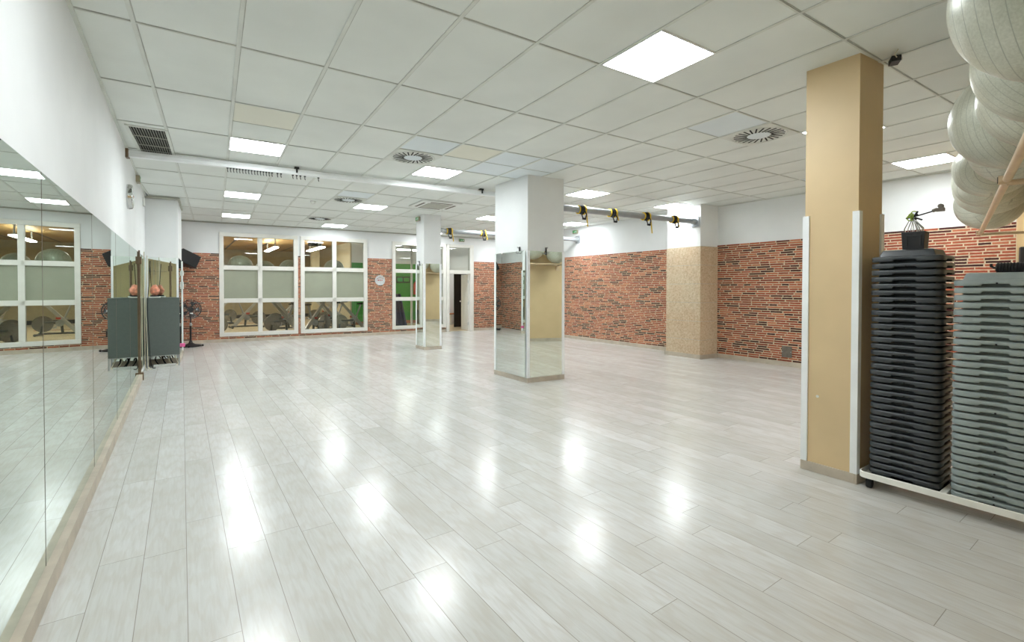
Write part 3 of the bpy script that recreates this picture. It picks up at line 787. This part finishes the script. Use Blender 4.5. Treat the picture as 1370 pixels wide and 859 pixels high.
# ------------------------------------------------------------------ back corner: cabinet, salt rock, cables, fan, speaker
cx0, cx1, cy0, cy1 = XL+.03, -.040, 10.83, 11.24
c = S((cx0+cx1)/2, (cy0+cy1)/2); hw, hd = (cx1-cx0)/2, (cy1-cy0)/2
r = thing('equipment_cabinet', 'slate grey cabinet on thin steel legs in front of the corner pier', 'cabinet', c, 0)
m = MB(); m.box((-hw, -hd+.018, .215), (hw, hd, 1.262)); m.build('carcass', M['cabinet'], r, bevel=.003)
m = MB(); m.box((-hw-.004, -hd-.004, 1.262), (hw+.004, hd, 1.282)); m.build('top_panel', M['cabinet'], r, bevel=.002)
m = MB(); m.box((-hw+.002, -hd, .220), (hw-.002, -hd+.017, 1.258)); dr = m.build('door', M['cabinet'], r, bevel=.002)
m = MB(); m.tube([(hw+.001,-.10,.72),(hw+.03,-.10,.72)], .012, 10); m.box((hw+.012,-.13,.60), (hw+.03,-.08,.70)); m.build('side_latch', M['black'], r)
m = MB(); m.box((-hw, -hd, .203), (hw, -hd+.02, .215)); m.box((-hw, hd-.02, .203), (hw, hd, .215)); m.box((-hw, -hd+.02, .203), (-hw+.02, hd-.02, .215)); m.box((hw-.02, -hd+.02, .203), (hw, hd-.02, .215)); m.build('leg_frame', M['steel'], r)
for sx in (-1, 1):
    for sy in (-1, 1):
        m = MB(); m.box((sx*(hw-.011)-.011, sy*(hd-.011)-.011, 0), (sx*(hw-.011)+.011, sy*(hd-.011)+.011, .203)); m.build('leg', M['steel'], r)
# salt rock
r = thing('salt_lamp', 'orange pink rock lump on a dark base on top of the grey cabinet', 'lamp', S(-.415, 10.99, 1.282), 0)
m = MB(); m.box((-.085,-.065,0), (.085,.065,.022)); m.build('tray', M['white_plastic'], r, bevel=.004)
m = MB(); m.lathe([(.0,.022),(.070,.022),(.068,.045),(.0,.045)], n=20, caps=False); m.build('base', M['rubber'], r)
bm = bmesh.new(); bmesh.ops.create_icosphere(bm, subdivisions=4, radius=1.0)
from mathutils import noise
for v in bm.verts:
    q = v.co.copy(); d = noise.noise(q*2.2)*.16 + noise.noise(q*5.5)*.06
    t_ = max(0, q.z); lobe = .018*abs(sin(q.x*3.4+.5))*t_
    v.co = Vector((q.x*.072*(1+d)*(1-.22*t_), q.y*.062*(1+d)*(1-.22*t_), max(.040, .135 + q.z*.098*(1+.5*d) + lobe)))
me3 = bpy.data.meshes.new('rock'); bm.to_mesh(me3); bm.free(); me3.materials.append(M['salt'])
for p in me3.polygons: p.use_smooth = True
o = bpy.data.objects.new('rock', me3); C.objects.link(o); o.parent = r
# cables
def cable(path, rad, mat, label, name='cable'):
    m = MB(); m.tube(path, rad, 7); o = m.build(name, M[mat], smooth=True); return tag(o, label, 'cable', 'loose cables by the grey cabinet')
def smoothpath(pts, n=6):
    out = []; P = [Vector(p) for p in pts]
    for i in range(len(P)-1):
        p0, p1, p2, p3 = P[max(i-1,0)], P[i], P[i+1], P[min(i+2,len(P)-1)]
        for k in range(n):
            t = k/n; out.append(.5*((2*p1)+(p2-p0)*t+(2*p0-5*p1+4*p2-p3)*t*t+(3*p1-p0-3*p2+p3)*t**3))
    out.append(P[-1]); return out
for k, (dx, mat, top) in enumerate(((.012,'cable',2.10),(.050,'cable',2.04),(.088,'rubber',1.95))):
    cable(smoothpath([S(XL+.012+dx, 10.45+.1*k, top), S(XL+.012+dx*.8, 10.46+.1*k, 1.6), S(XL+.014+dx*.5, 10.47+.1*k, 1.1), S(XL+.014+dx*.7, 10.47+.1*k, .5), S(XL+.016+dx, 10.48+.1*k, .06), S(XL+.05+dx*1.3, 10.52+.1*k, .008)]), .006, mat,
          ('pale cable hanging behind the bronze post, touching the mirror' , 'second pale cable hanging behind the bronze post, nearer the pier', 'black cable hanging down between the bronze post and the cabinet')[k])
for k, (xa, mat) in enumerate(((-.40,'rubber'),(-.28,'rubber'),(-.20,'cable'))):
    cable(smoothpath([S(xa, 11.1, .185), S(xa-.02, 11.05, .12), S(xa+.05, 11.0, .012), S(xa+.13, 11.06, .010), S(xa+.10, 11.15, .09), S(xa+.08, 11.18, .185)]), .010, mat,
          ('black cable loop under the grey cabinet, closer to the mirror wall', 'black cable loop under the middle of the grey cabinet', 'pale cable loop under the outer side of the cabinet')[k])
m = MB(); m.box((-.17,-.025,0), (.17,.025,.038))
for k in range(5): m.lathe([(.0,.0),(.019,.0),(.019,.004),(.0,.004)], (-.13+.065*k, 0, .037), 'Z', 12, caps=False)
o = m.build('power_strip', M['white_plastic'], bevel=.003); o.location = S(-.27, 10.93); tag(o, 'white power strip on the floor under the grey cabinet', 'power strip')
# pink block on the pier corner
m = MB(); a = S(.022, 12.69, .20); m.box((a.x-.035, a.y-.05, .17), (a.x+.03, a.y+.01, .245)); o = m.build('foam_block', M['pink'], bevel=.008); tag(o, 'small pink foam block clipped on the white corner strip of the pier', 'foam block')
# white switches on the pier corner
for k, (z0, z1) in enumerate(((1.73,1.84),(1.44,1.60))):
    m = MB(); p = S(.005, 12.66); m.box((p.x+.006, p.y-.03, z0), (p.x+.03, p.y+.035, z1)); m.box((p.x+.030, p.y-.015, (z0+z1)/2-.03), (p.x+.036, p.y+.02, (z0+z1)/2+.03))
    o = m.build('wall_switch', M['white_plastic'], bevel=.003); tag(o, ('white square switch high on the corner pier', 'taller white switch lower on the corner pier')[k], 'switch', 'white switches on the pier')

# pedestal fan
r = thing('pedestal_fan', 'black pedestal fan with round wire cage by the brick wall', 'fan', S(.175, 14.25), .15)
m = MB(); m.lathe([(.0,.012),(.235,.012),(.24,.022),(.225,.036),(.10,.062),(.045,.095),(.028,.15),(.0,.15)], n=32, caps=False); m.build('base', M['black'], r, smooth=True)
for k in range(4):
    a = pi/4+.45+k*pi/2; m = MB(); p = Vector((cos(a)*.25, sin(a)*.25, .026)); m.lathe([(.0,-.012),(.024,-.012),(.026,0),(.024,.012),(.0,.012)], p, 'Y', 14, caps=False)
    m.tube([(cos(a)*.2, sin(a)*.2, .028), p], .012, 8); m.build('caster', M['rubber'], r, smooth=True)
m = MB(); m.tube([(0,0,.13),(0,0,.55)], .021, 14); m.tube([(0,0,.55),(0,0,.74)], .015, 12); pl = m.build('pole', M['black'], r, smooth=True)
m = MB(); m.lathe([(.024,.52),(.028,.53),(.028,.585),(.02,.595)], n=14); m.build('height_collar', M['steel'], pl, smooth=True)
m = MB(); m.lathe([(.0,.10),(.05,.10),(.062,.07),(.062,.0),(.05,-.04),(.0,-.045)], (0,.03,.93), 'Y', 22, caps=False); m.tube([(0,.05,.88),(0,.03,.73)], .022, 10); m.build('motor', M['black'], r, smooth=True)
m = MB(); zc = .93
for R_, y_ in ((.225,-.045),(.20,-.085),(.165,-.100),(.125,-.108),(.085,-.112),(.225,.03),(.19,.07),(.14,.085)): m.torus((0,y_,zc), R_, .004, 'Y', 40, 5)
m.torus((0,-.007,zc), .229, .008, 'Y', 40, 6)
for k in range(44):
    a = 2*pi*k/44; u = Vector((cos(a), 0, sin(a)))
    m.tube([u*.05+Vector((0,-.112,zc)), u*.13+Vector((0,-.108,zc)), u*.20+Vector((0,-.085,zc)), u*.226+Vector((0,-.03,zc))], .0026, 4)
    if k % 2 == 0: m.tube([u*.06+Vector((0,.085,zc)), u*.19+Vector((0,.07,zc)), u*.226+Vector((0,.03,zc))], .0018, 4)
m.build('wire_cage', M['cage'], r, smooth=True)
m = MB(); m.lathe([(.0,-.118),(.05,-.116),(.055,-.108),(.0,-.106)], (0,0,zc), 'Y', 24, caps=False); m.build('cage_badge', M['black'], r, smooth=True)
m = MB(); m.box((-.03,-.1235,zc-.105), (.03,-.112,zc-.082)); m.build('brand_plate', M['white_plastic'], r)
bl = None
for k in range(5):
    m = MB(); a0 = 2*pi*k/5; vs = []
    for i in range(5):
        t = i/4; rad = .045+.15*t; w = .18+.42*t
        for s_, yy in ((-1,-.055),(1,-.015)):
            a = a0 + s_*w*.55; vs.append((rad*cos(a), yy, zc+rad*sin(a)))
    top = [(x, y+.003, z) for x, y, z in vs]
    fs = [(2*i,2*i+1,2*i+3,2*i+2) for i in range(4)] + [(10+2*i+2,10+2*i+3,10+2*i+1,10+2*i) for i in range(4)] + [(0,10,11,1),(8,9,19,18)] + [(2*i,2*i+2,12+2*i,10+2*i) for i in range(4)] + [(2*i+1,11+2*i,13+2*i,2*i+3) for i in range(4)]
    m.add(vs+top, fs); m.build('blade', M['blade'], r, smooth=True)
m = MB(); m.lathe([(.0,-.075),(.035,-.07),(.045,-.04),(.045,0),(.0,0)], (0,0,zc), 'Y', 20, caps=False); m.build('hub', M['black'], r, smooth=True)

# loudspeaker on the back wall
r = thing('loudspeaker', 'black loudspeaker tilted on a bracket high on the brick wall above the fan', 'loudspeaker', S(.10, YB-.34, 2.21), .5)
m = MB(); prof = [(-.24,-.15),(.24,-.15),(.17,.15),(-.17,.15)]
T = Matrix.Rotation(radians(24), 4, 'Y')
m.xf = lambda p: T @ p
m.add([(x, y, z) for z in (-.165, .165) for x, y in prof], [(3,2,1,0),(4,5,6,7),(0,1,5,4),(1,2,6,5),(2,3,7,6),(3,0,4,7)]); m.build('enclosure', M['black'], r, bevel=.012)
m = MB(); m.xf = lambda p: T @ p; m.box((-.225,-.158,-.15), (.225,-.150,.15)); m.build('front_grille', M['rubber'], r, bevel=.004)
m = MB(); m.tube([(0,.12,0),(.08,.22,.0)], .02, 10); m.box((.03,.20,-.08), (.13,.225,.08)); m.build('wall_bracket', M['black'], r)

# round disc sign between the windows
r = thing('wall_disc', 'round pale grey disc with red marks on the brick between the windows', 'wall disc', S(5.092, YB-.001, 1.708), SK)
m = MB(); m.lathe([(.0,.0),(.150,.0),(.157,-.006),(.157,-.018),(.150,-.024),(.143,-.020),(.0,-.020)], (0,0,0), 'Y', 40, caps=False); m.build('dial', M['disc'], r, smooth=True)
m = MB()
for k in range(3):
    x = -.052+.055*k; w_ = .018-.003*k
    m.box((x-w_, -.024, -.012-.002), (x+w_, -.019, .012)); m.box((x-w_*.4, -.024, .012), (x+w_*.6, -.019, .022))
m.build('red_marks', M['red'], r)
m = MB()
for k in range(9):
    a = radians(150-15*k); m.box((cos(a)*.105-.010, -.0235, sin(a)*.075-.006+.01), (cos(a)*.105+.010, -.019, sin(a)*.075+.006+.01))
m.build('arc_marks', M['rust'], r)

# wall clock on the white wall
r = thing('wall_clock', 'round chrome clock on the white wall above the mirrors', 'clock', S(XL, 7.702, 2.628), 0)
m = MB(); m.lathe([(.0,.002),(.158,.002),(.160,.02),(.150,.055),(.135,.062),(.128,.050),(.0,.050)], (0,0,0), 'X', 40, caps=False); m.build('case', M['chrome'], r, smooth=True)
m = MB(); m.lathe([(.0,.0505),(.126,.0505),(.126,.053),(.0,.053)], (0,0,0), 'X', 36, caps=False); m.build('dial', M['white_plastic'], r)
m = MB(); m.box((.054,-.005,-.02), (.056,.005,.085)); m.build('hand', M['black'], r)
m = MB(); m.box((.056,-.06,-.004), (.058,.02,.004)); m.build('hand', M['black'], r)

# exit signs
def running_sign(name, label, loc, rz, w=.19, h_=.10, d=.05):
    r = thing(name, label, 'exit sign', loc, rz, 'green exit signs')
    m = MB(); m.box((-w/2, -d, -h_/2), (w/2, 0, h_/2)); m.build('housing', M['sign_grey'], r, bevel=.003)
    m = MB(); m.box((-w/2+.012, -d-.002, -h_/2+.018), (w/2-.012, -d, h_/2-.012)); m.build('green_plate', M['green'], r)
    m = MB(); y0, y1 = -d-.004, -d-.002
    m.box((.035, y0, -.022), (.065, y1, .026)); m.box((-.012, y0, .012), (-.002, y1, .022)); m.box((-.016, y0, -.008), (.0, y1, .010)); m.box((-.02, y0, -.024), (-.012, y1, -.006)); m.box((-.004, y0, -.022), (.006, y1, -.006)); m.box((-.028, y0, 0), (-.014, y1, .006))
    m.box((-.065, y0, -.004), (-.038, y1, .004)); m.build('pictogram', M['white_plastic'], r)
    return r
running_sign('exit_sign', 'green exit sign above the open door', S(7.85, YB+.010, 3.095), SK)
running_sign('exit_sign', 'green exit sign on the white wall above the pipe end plate', S(XR+.010, 11.05, 3.10), -pi/2)
running_sign('exit_sign', 'green exit sign at the top of the slim pillar', S(4.726, 11.10, 3.135), -pi/2+.0)
running_sign('exit_sign', 'beige exit sign housing seen edge-on, high on the white wall', S(XL+.002, 9.21, 3.13), pi/2)
m = MB(); p = S(XL, 10.70); m.box((p.x+.001, p.y-.06, 2.93), (p.x+.03, p.y+.06, 3.08)); o = m.build('alarm_box', M['white_plastic'], bevel=.004); tag(o, 'small flat white box on the wall beside the corner pier', 'alarm box')

# access cover on the brick wall and sticker on the tan pillar
r = thing('access_cover', 'square weathered grey cover low on the brick side wall', 'cover plate', S(XR-.001, 5.20, .275), -pi/2)
m = MB(); m.box((-.09,-.014,-.105), (.09,0,.105)); m.build('plate', M['box_grey'], r, bevel=.004)
m = MB()
for sx in (-1,1): m.lathe([(.0,-.018),(.007,-.018),(.007,-.014),(.0,-.014)], (sx*.075,0,.0), 'Y', 10, caps=False)
m.build('screws', M['steel'], r)
m = MB(); m.lathe([(.0,.0),(.011,.0),(.011,-.003),(.0,-.003)], (0,0,0), 'X', 16, caps=False); o = m.build('round_sticker', M['white_plastic']); o.location = S(4.164, 2.07, .61); tag(o, 'tiny white round sticker low on the tan pillar', 'sticker')

# ------------------------------------------------------------------ the spinning studio behind the windows
BX0, BX1, BY1, BZ = -3.5, 5.05, YB+11.5, 3.30
m = SB(); m.box((BX0-3, YB+.14, -.02), (XR+2, BY1, -.001)); o = m.build('floor_studio', M['studio_floor']); tag(o, kind='structure')
m = SB(); m.box((BX0-3, YB+7.6, -.001), (3.0, YB+7.7, .012)); o = m.build('trim_6', M['rust']); tag(o, kind='structure')
m = SB(); m.cur = 0; m.box((BX0-3, YB+.14, BZ), (5.55, BY1, BZ+.05))
m.cur = 1
for k in range(9): x = BX0-2 + k*1.2; m.box((x-.03, YB+.14, BZ-.004), (x+.03, BY1, BZ))
o = m.build('ceiling_studio', [M['wood_ceiling'], M['black']]); tag(o, kind='structure')
m = SB(); m.box((BX0-3, BY1, 0), (5.55, BY1+.1, BZ)); m.cur = 1; m.box((BX0-3, BY1-.02, 0), (5.55, BY1, .16))
o = m.build('wall_studio_far', [M['beige_wall'], M['black']]); tag(o, kind='structure')
m = SB(); m.box((BX0-3.1, YB+.14, 0), (BX0-3, BY1, BZ)); o = m.build('wall_studio_side', M['beige_wall']); tag(o, kind='structure')
m = SB(); m.box((5.5, YB+4.6, 0), (5.55, BY1, BZ)); m.box((4.6, YB+7.0, 0), (4.9, YB+7.3, BZ)); o = m.build('wall_studio_partition', M['beige_wall']); tag(o, kind='structure')
m = SB(); m.cur = 0; m.box((5.55, YB+4.6, 0), (8.75, YB+4.7, 2.48)); m.cur = 1; m.box((5.55, YB+4.6, 2.48), (8.75, YB+4.7, CZ)); m.cur = 2; m.box((5.55, YB+4.58, 0), (8.75, YB+4.6, .12))
o = m.build('wall_green', [M['green_wall'], M['white_wall'], M['rust']]); tag(o, kind='structure')
m = SB(); m.box((5.55, YB+.14, CZ), (XR+2, YB+6, CZ+.05)); o = m.build('ceiling_hall', M['white_wall']); tag(o, kind='structure')
m = SB(); m.box((8.75, YB+3.2, 0), (XR+2, YB+3.3, CZ)); m.box((XR+1.9, YB+.14, 0), (XR+2, YB+3.3, CZ)); m.box((8.65, YB+3.2, 0), (8.75, YB+4.7, CZ)); o = m.build('wall_hall', M['white_wall']); tag(o, kind='structure')
m = SB(); m.box((6.74, YB+1.6, 0), (6.80, YB+1.66, CZ)); o = m.build('trim_5', M['white_alu']); tag(o, kind='structure')
# dark upright panel with a white edge strip in the hall
r = thing('hall_panel', 'dark brown upright panel in the hall behind the white door leaf', 'door', S(8.40, YB+1.6), SK, kind='structure')
m = MB(); m.box((0,0,.01), (.5,.045,2.0)); m.build('door_leaf', M['dark_panel'], r)
m = MB(); m.box((.5,-.02,0), (.6,.06,2.06)); m.build('door_frame', M['white_frame'], r)
# bench in the hall
r = thing('bench', 'low white bench with brown seat in the hall beyond the door', 'bench', S(9.3, YB+2.9), SK)
m = MB(); m.box((-.5,-.2,.42), (.5,.2,.46)); m.build('seat', M['rust'], r, bevel=.004)
for sx in (-1,1):
    m = MB(); m.box((sx*.45-.02,-.18,0), (sx*.45+.02,.18,.42)); m.build('leg', M['white_frame'], r)
# hall and studio lamps, hung low on added hangers to light the wooden ceiling
def strip_light(x, y, z, L, rz, label):
    r = thing('strip_light', label, 'strip light', S(x, y, z), rz, 'strip lights of the rooms behind the windows')
    m = MB(); m.box((-.035,-L/2,-.30), (.035,L/2,-.27)); m.build('housing', M['steel'], r)
    m = MB(); m.box((-.02,-L/2+.2,-.27), (.02,-L/2+.24,-.001)); m.build('added_hanger', M['steel'], r); m = MB(); m.box((-.02,L/2-.24,-.27), (.02,L/2-.2,-.001)); m.build('added_hanger', M['steel'], r)
    m = MB(); m.box((-.085,-L/2+.02,-.335), (.085,L/2-.02,-.301)); m.build('tube', M['strip'], r)
strip_light(.9, YB+3.6, BZ, 1.5, 0, 'strip light on the wooden ceiling behind the window beside the fan')
strip_light(.9, YB+8.0, BZ, 1.5, 0, 'strip light deep in the studio behind the window beside the fan')
strip_light(2.9, YB+6.0, BZ, 2.4, 0, 'strip light on the wooden ceiling between the two window bays')
strip_light(4.3, YB+5.0, BZ, 2.4, 0, 'strip light on the wooden ceiling behind the disc-side window')
strip_light(-2.0, YB+3.6, BZ, 2.4, 0, 'strip light at the far side of the studio')
strip_light(-2.0, YB+8.5, BZ, 2.4, 0, 'strip light at the deep far side of the studio')
strip_light(7.2, YB+2.6, CZ, 1.2, pi/2, 'strip light in front of the green wall')
strip_light(9.6, YB+1.9, CZ, 1.2, 0, 'strip light in the white hall beyond the door')

# spin bikes
def make_bike(label):
    r = thing('spin_bike', label, 'exercise bike', (0,0,0), 0, 'spin bikes in the studio')
    m = MB(); m.tube([(-.5,0,.07),(.5,0,.07)], .03, 10); m.tube([(.45,0,.08),(.40,0,.36)], .03, 10); m.tube([(-.05,0,.08),(-.02,0,.42)], .035, 10)
    m.tube([(-.02,0,.42),(.40,0,.40)], .03, 10); m.build('base_frame', M['bike_grey'], r, smooth=True)
    for x in (-.5,.5):
        m = MB(); m.tube([(x,-.27,.045),(x,.27,.045)], .032, 10); m.tube([(x,-.29,.045),(x,-.27,.045)], .038, 10); m.tube([(x,.27,.045),(x,.29,.045)], .038, 10); m.build('stabiliser', M['bike_grey'], r, smooth=True)
    m = MB(); m.add([(-.47,-.035,.10),(-.33,-.035,.08),(.42,-.028,1.0),(.33,-.028,1.02),(-.47,.035,.10),(-.33,.035,.08),(.42,.028,1.0),(.33,.028,1.02)], [(0,1,2,3),(7,6,5,4),(0,4,5,1),(1,5,6,2),(2,6,7,3),(3,7,4,0)]); bmn = m.build('main_beam', M['bike_silver'], r, bevel=.008)
    m = MB(); m.box((-.02,-.034,.50), (.10,-.031,.56)); k = m.build('red_decal', M['red'], bmn)
    m = MB(); m.lathe([(.0,-.03),(.06,-.03),(.07,-.012),(.22,-.012),(.225,-.02),(.245,-.02),(.245,.02),(.225,.02),(.22,.012),(.07,.012),(.06,.03),(.0,.03)], (.40,-.0,.36), 'Y', 36, caps=False); m.build('flywheel', M['flywheel'], r, smooth=True)
    m = MB(); m.tube([(-.05,0,.40),(-.24,0,.92)], .024, 10); sp = m.build('seat_post', M['steel'], r, smooth=True)
    m = MB(); m.rings([[(-.40,-.09,.93),(-.40,.09,.93),(-.40,.07,.98),(-.40,-.07,.98)], [(-.28,-.08,.93),(-.28,.08,.93),(-.28,.06,.99),(-.28,-.06,.99)], [(-.12,-.025,.93),(-.12,.025,.93),(-.12,.02,.97),(-.12,-.02,.97)]]); m.build('saddle', M['rubber'], sp, bevel=.01)
    m = MB(); m.tube([(.34,0,.90),(.42,0,1.12)], .022, 10); hp = m.build('handlebar_post', M['steel'], r, smooth=True)
    m = MB(); m.tube([(.62,-.20,1.16),(.50,-.21,1.13),(.42,-.12,1.12),(.42,.12,1.12),(.50,.21,1.13),(.62,.20,1.16)], .018, 8); m.build('handlebar', M['rubber'], hp, smooth=True)
    m = MB(); m.tube([(.0,-.09,.38),(.10,-.09,.25)], .012, 8); m.tube([(.0,.09,.38),(-.10,.09,.51)], .012, 8); m.tube([(0,-.09,.38),(0,.09,.38)], .018, 10)
    m.lathe([(.0,-.06),(.10,-.06),(.10,-.05),(.0,-.05)], (0,0,.38), 'Y', 24, caps=False); m.box((.06,-.18,.235), (.14,-.10,.26)); m.box((-.14,.10,.50), (-.06,.18,.525)); m.build('crank', M['steel'], r, smooth=True)
    return r
spots = [(.50, 1.5, .15, 'spin bike nearest the fan, behind the lower pane edge'),
         (2.72, 1.75, pi+.25, 'spin bike close behind the lower pane by the narrow brick strip'),
         (3.42, .95, .5, 'spin bike with shiny flywheel just inside the disc-side window'),
         (4.62, 1.05, pi-.2, 'spin bike by the window edge next to the round disc'),
         (4.25, 2.3, pi+.15, 'spin bike behind the mullion of the disc-side window'),
         (1.95, 4.9, .1, 'spin bike in the second row behind the mullion of the fan-side window'),
         (3.05, 3.35, pi+.15, 'spin bike in the second row, in line with the narrow brick strip'),
         (4.75, 3.6, pi+.1, 'spin bike in the second row beside the green wall'),
         (3.30, 5.0, .2, 'spin bike at the back of the studio behind the narrow brick strip'),
         (4.75, 5.3, pi, 'spin bike at the back of the studio behind the disc-side window'),
         (-.9, 2.6, .3, 'spin bike seen only in the mirror, beyond the fan-side window'),
         (-.3, 4.6, .2, 'spin bike in the second row seen in the mirror'),
         (1.2, 7.0, .25, 'lone spin bike at the deep end of the studio')]
pb_ = None
for k, (x, dy, a, lab) in enumerate(spots):
    p = S(x, YB+.14+dy)
    if pb_ is None: pb_ = make_bike(lab); pb_.location = p; pb_.rotation_euler.z = a
    else: dup(pb_, p, a, lab)
# studio balls on a shelf rail above the frosted panes
r = thing('ball_shelf', 'shelf of two steel rails behind the frosted panes', 'shelf', S(2.3, YB+.5, 1.76), SK)
for yy in (-.14, .14):
    m = MB(); m.tube([(-2.4,yy,0),(2.3,yy,0)], .018, 10); m.build('rail', M['steel'], r, smooth=True)
for xx in (-2.2, -.05, 2.1):
    m = MB(); m.tube([(xx,-.345,-.04),(xx,.16,-.04)], .014, 8); m.tube([(xx,-.345,-.04),(xx,-.345,.06)], .014, 8); m.build('arm', M['steel'], r, smooth=True)
for k, (x, rad, lab) in enumerate(((.70,.29,'silver ball in the upper pane nearest the fan'), (1.36,.32,'large silver ball in the middle of the fan-side upper pane'), (1.98,.26,'small silver ball behind the mullion of the fan-side window'),
                                   (2.62,.28,'bright silver ball in the upper pane next to the narrow brick strip'), (3.86,.30,'silver ball in the upper pane of the disc-side window'))):
    ball(S(x, YB+.5, 1.778+(rad*rad-.0196)**.5), rad, lab, 'silver balls behind the windows', (.2*k, .3, .5*k))
# projector
pp = S(3.67, YB+2.2, 2.93); r = thing('projector', 'black projector hanging from the wooden ceiling behind the disc-side window', 'projector', pp, .2)
m = MB(); m.box((-.17,-.13,-.06), (.17,.13,.06)); m.build('body', M['black'], r, bevel=.02)
m = MB(); m.tube([(0,0,.06),(0,0,BZ-2.93)], .02, 10); m.box((-.09,-.09,BZ-2.95), (.09,.09,BZ-2.935)); m.build('ceiling_mount', M['black'], r)
m = MB(); m.lathe([(.0,-.15),(.04,-.15),(.045,-.13),(.0,-.13)], (.08,0,0), 'Y', 16, caps=False); m.build('lens', M['chrome'], r, smooth=True)
# things by the green wall
m = MB(); p = S(6.72, YB+3.0); rn = random.Random(4)
n = 14; a = []; b = []
for k in range(n):
    x = -.42+.78*k/(n-1); a.append((x*1.0+.08, .05*sin(k*1.9), 0)); b.append((x*.62-.05, .04*sin(k*1.9), 1.25))
m.rings([[(q[0],q[1]-.02,q[2]) for q in a] + [(q[0],q[1]+.02,q[2]) for q in reversed(a)], [(q[0],q[1]-.02,q[2]) for q in b] + [(q[0],q[1]+.02,q[2]) for q in reversed(b)]])
o = m.build('gym_mat', M['blue']); o.location = p; tag(o, 'navy blue gym mat standing in front of the green wall', 'gym mat')
r = thing('wall_panel', 'black twin framed board on the green wall', 'board', S(7.62, YB+4.598, 1.82), SK)
m = MB(); m.box((-.29,-.03,-.13), (.29,-.001,.13)); m.build('frame', M['black'], r)
m = MB(); m.box((-.25,-.036,-.08), (-.025,-.03,.08)); m.build('board', M['green'], r); m = MB(); m.box((.025,-.036,-.08), (.25,-.03,.08)); m.build('board', M['green_wall'], r)
r = thing('fire_extinguisher', 'red fire extinguisher hanging on the green wall', 'fire extinguisher', S(8.10, YB+4.5, 1.2), SK)
m = MB(); m.lathe([(.0,0),(.07,.0),(.075,.02),(.075,.42),(.05,.48),(.025,.5),(.025,.54),(.0,.54)], n=20, caps=False); m.build('cylinder', M['red'], r, smooth=True)
m = MB(); m.box((-.03,-.02,.54), (.06,.02,.57)); m.tube([(.02,0,.55),(.09,0,.5),(.085,0,.25)], .01, 7); m.build('valve', M['black'], r)

# ------------------------------------------------------------------ camera
F, YAW, PITCH, ROLL, CY = 631.55, .6104, .0141, .0015, 394.67
cam = bpy.data.cameras.new('camera'); co = bpy.data.objects.new('camera', cam); C.objects.link(co)
cam.sensor_fit = 'HORIZONTAL'; cam.sensor_width = 36.0; cam.lens = 36.0*F/1370.0
cam.shift_y = -(429.5-CY)/1370.0; cam.clip_start = .05; cam.clip_end = 100
fw = Vector((sin(YAW)*cos(PITCH), cos(YAW)*cos(PITCH), -sin(PITCH))); rt = Vector((cos(YAW), -sin(YAW), 0)); up = rt.cross(fw)
rt2 = rt*cos(ROLL) + up*sin(ROLL)*1.0; up2 = fw.cross(rt2)*-1.0
up2 = rt2.cross(fw)
R = Matrix((rt2, up2, -fw)).transposed().to_4x4()
co.matrix_world = Matrix.Translation((0,0,HC)) @ R
bpy.context.scene.camera = co

w = bpy.data.worlds.new('world'); bpy.context.scene.world = w; w.use_nodes = True
w.node_tree.nodes['Background'].inputs[0].default_value = (.8,.85,.9,1); w.node_tree.nodes['Background'].inputs[1].default_value = .05
sc = bpy.context.scene
sc.view_settings.view_transform = 'Standard'; sc.view_settings.look = 'None'; sc.view_settings.gamma = 1; sc.view_settings.use_curve_mapping = False
sc.view_settings.exposure = 1.24
sc.cycles.max_bounces = 12; sc.cycles.diffuse_bounces = 6; sc.cycles.glossy_bounces = 8; sc.cycles.transparent_max_bounces = 12
sc.cycles.caustics_reflective = True; sc.cycles.sample_clamp_indirect = 6.0
sc.cycles.use_denoising = True
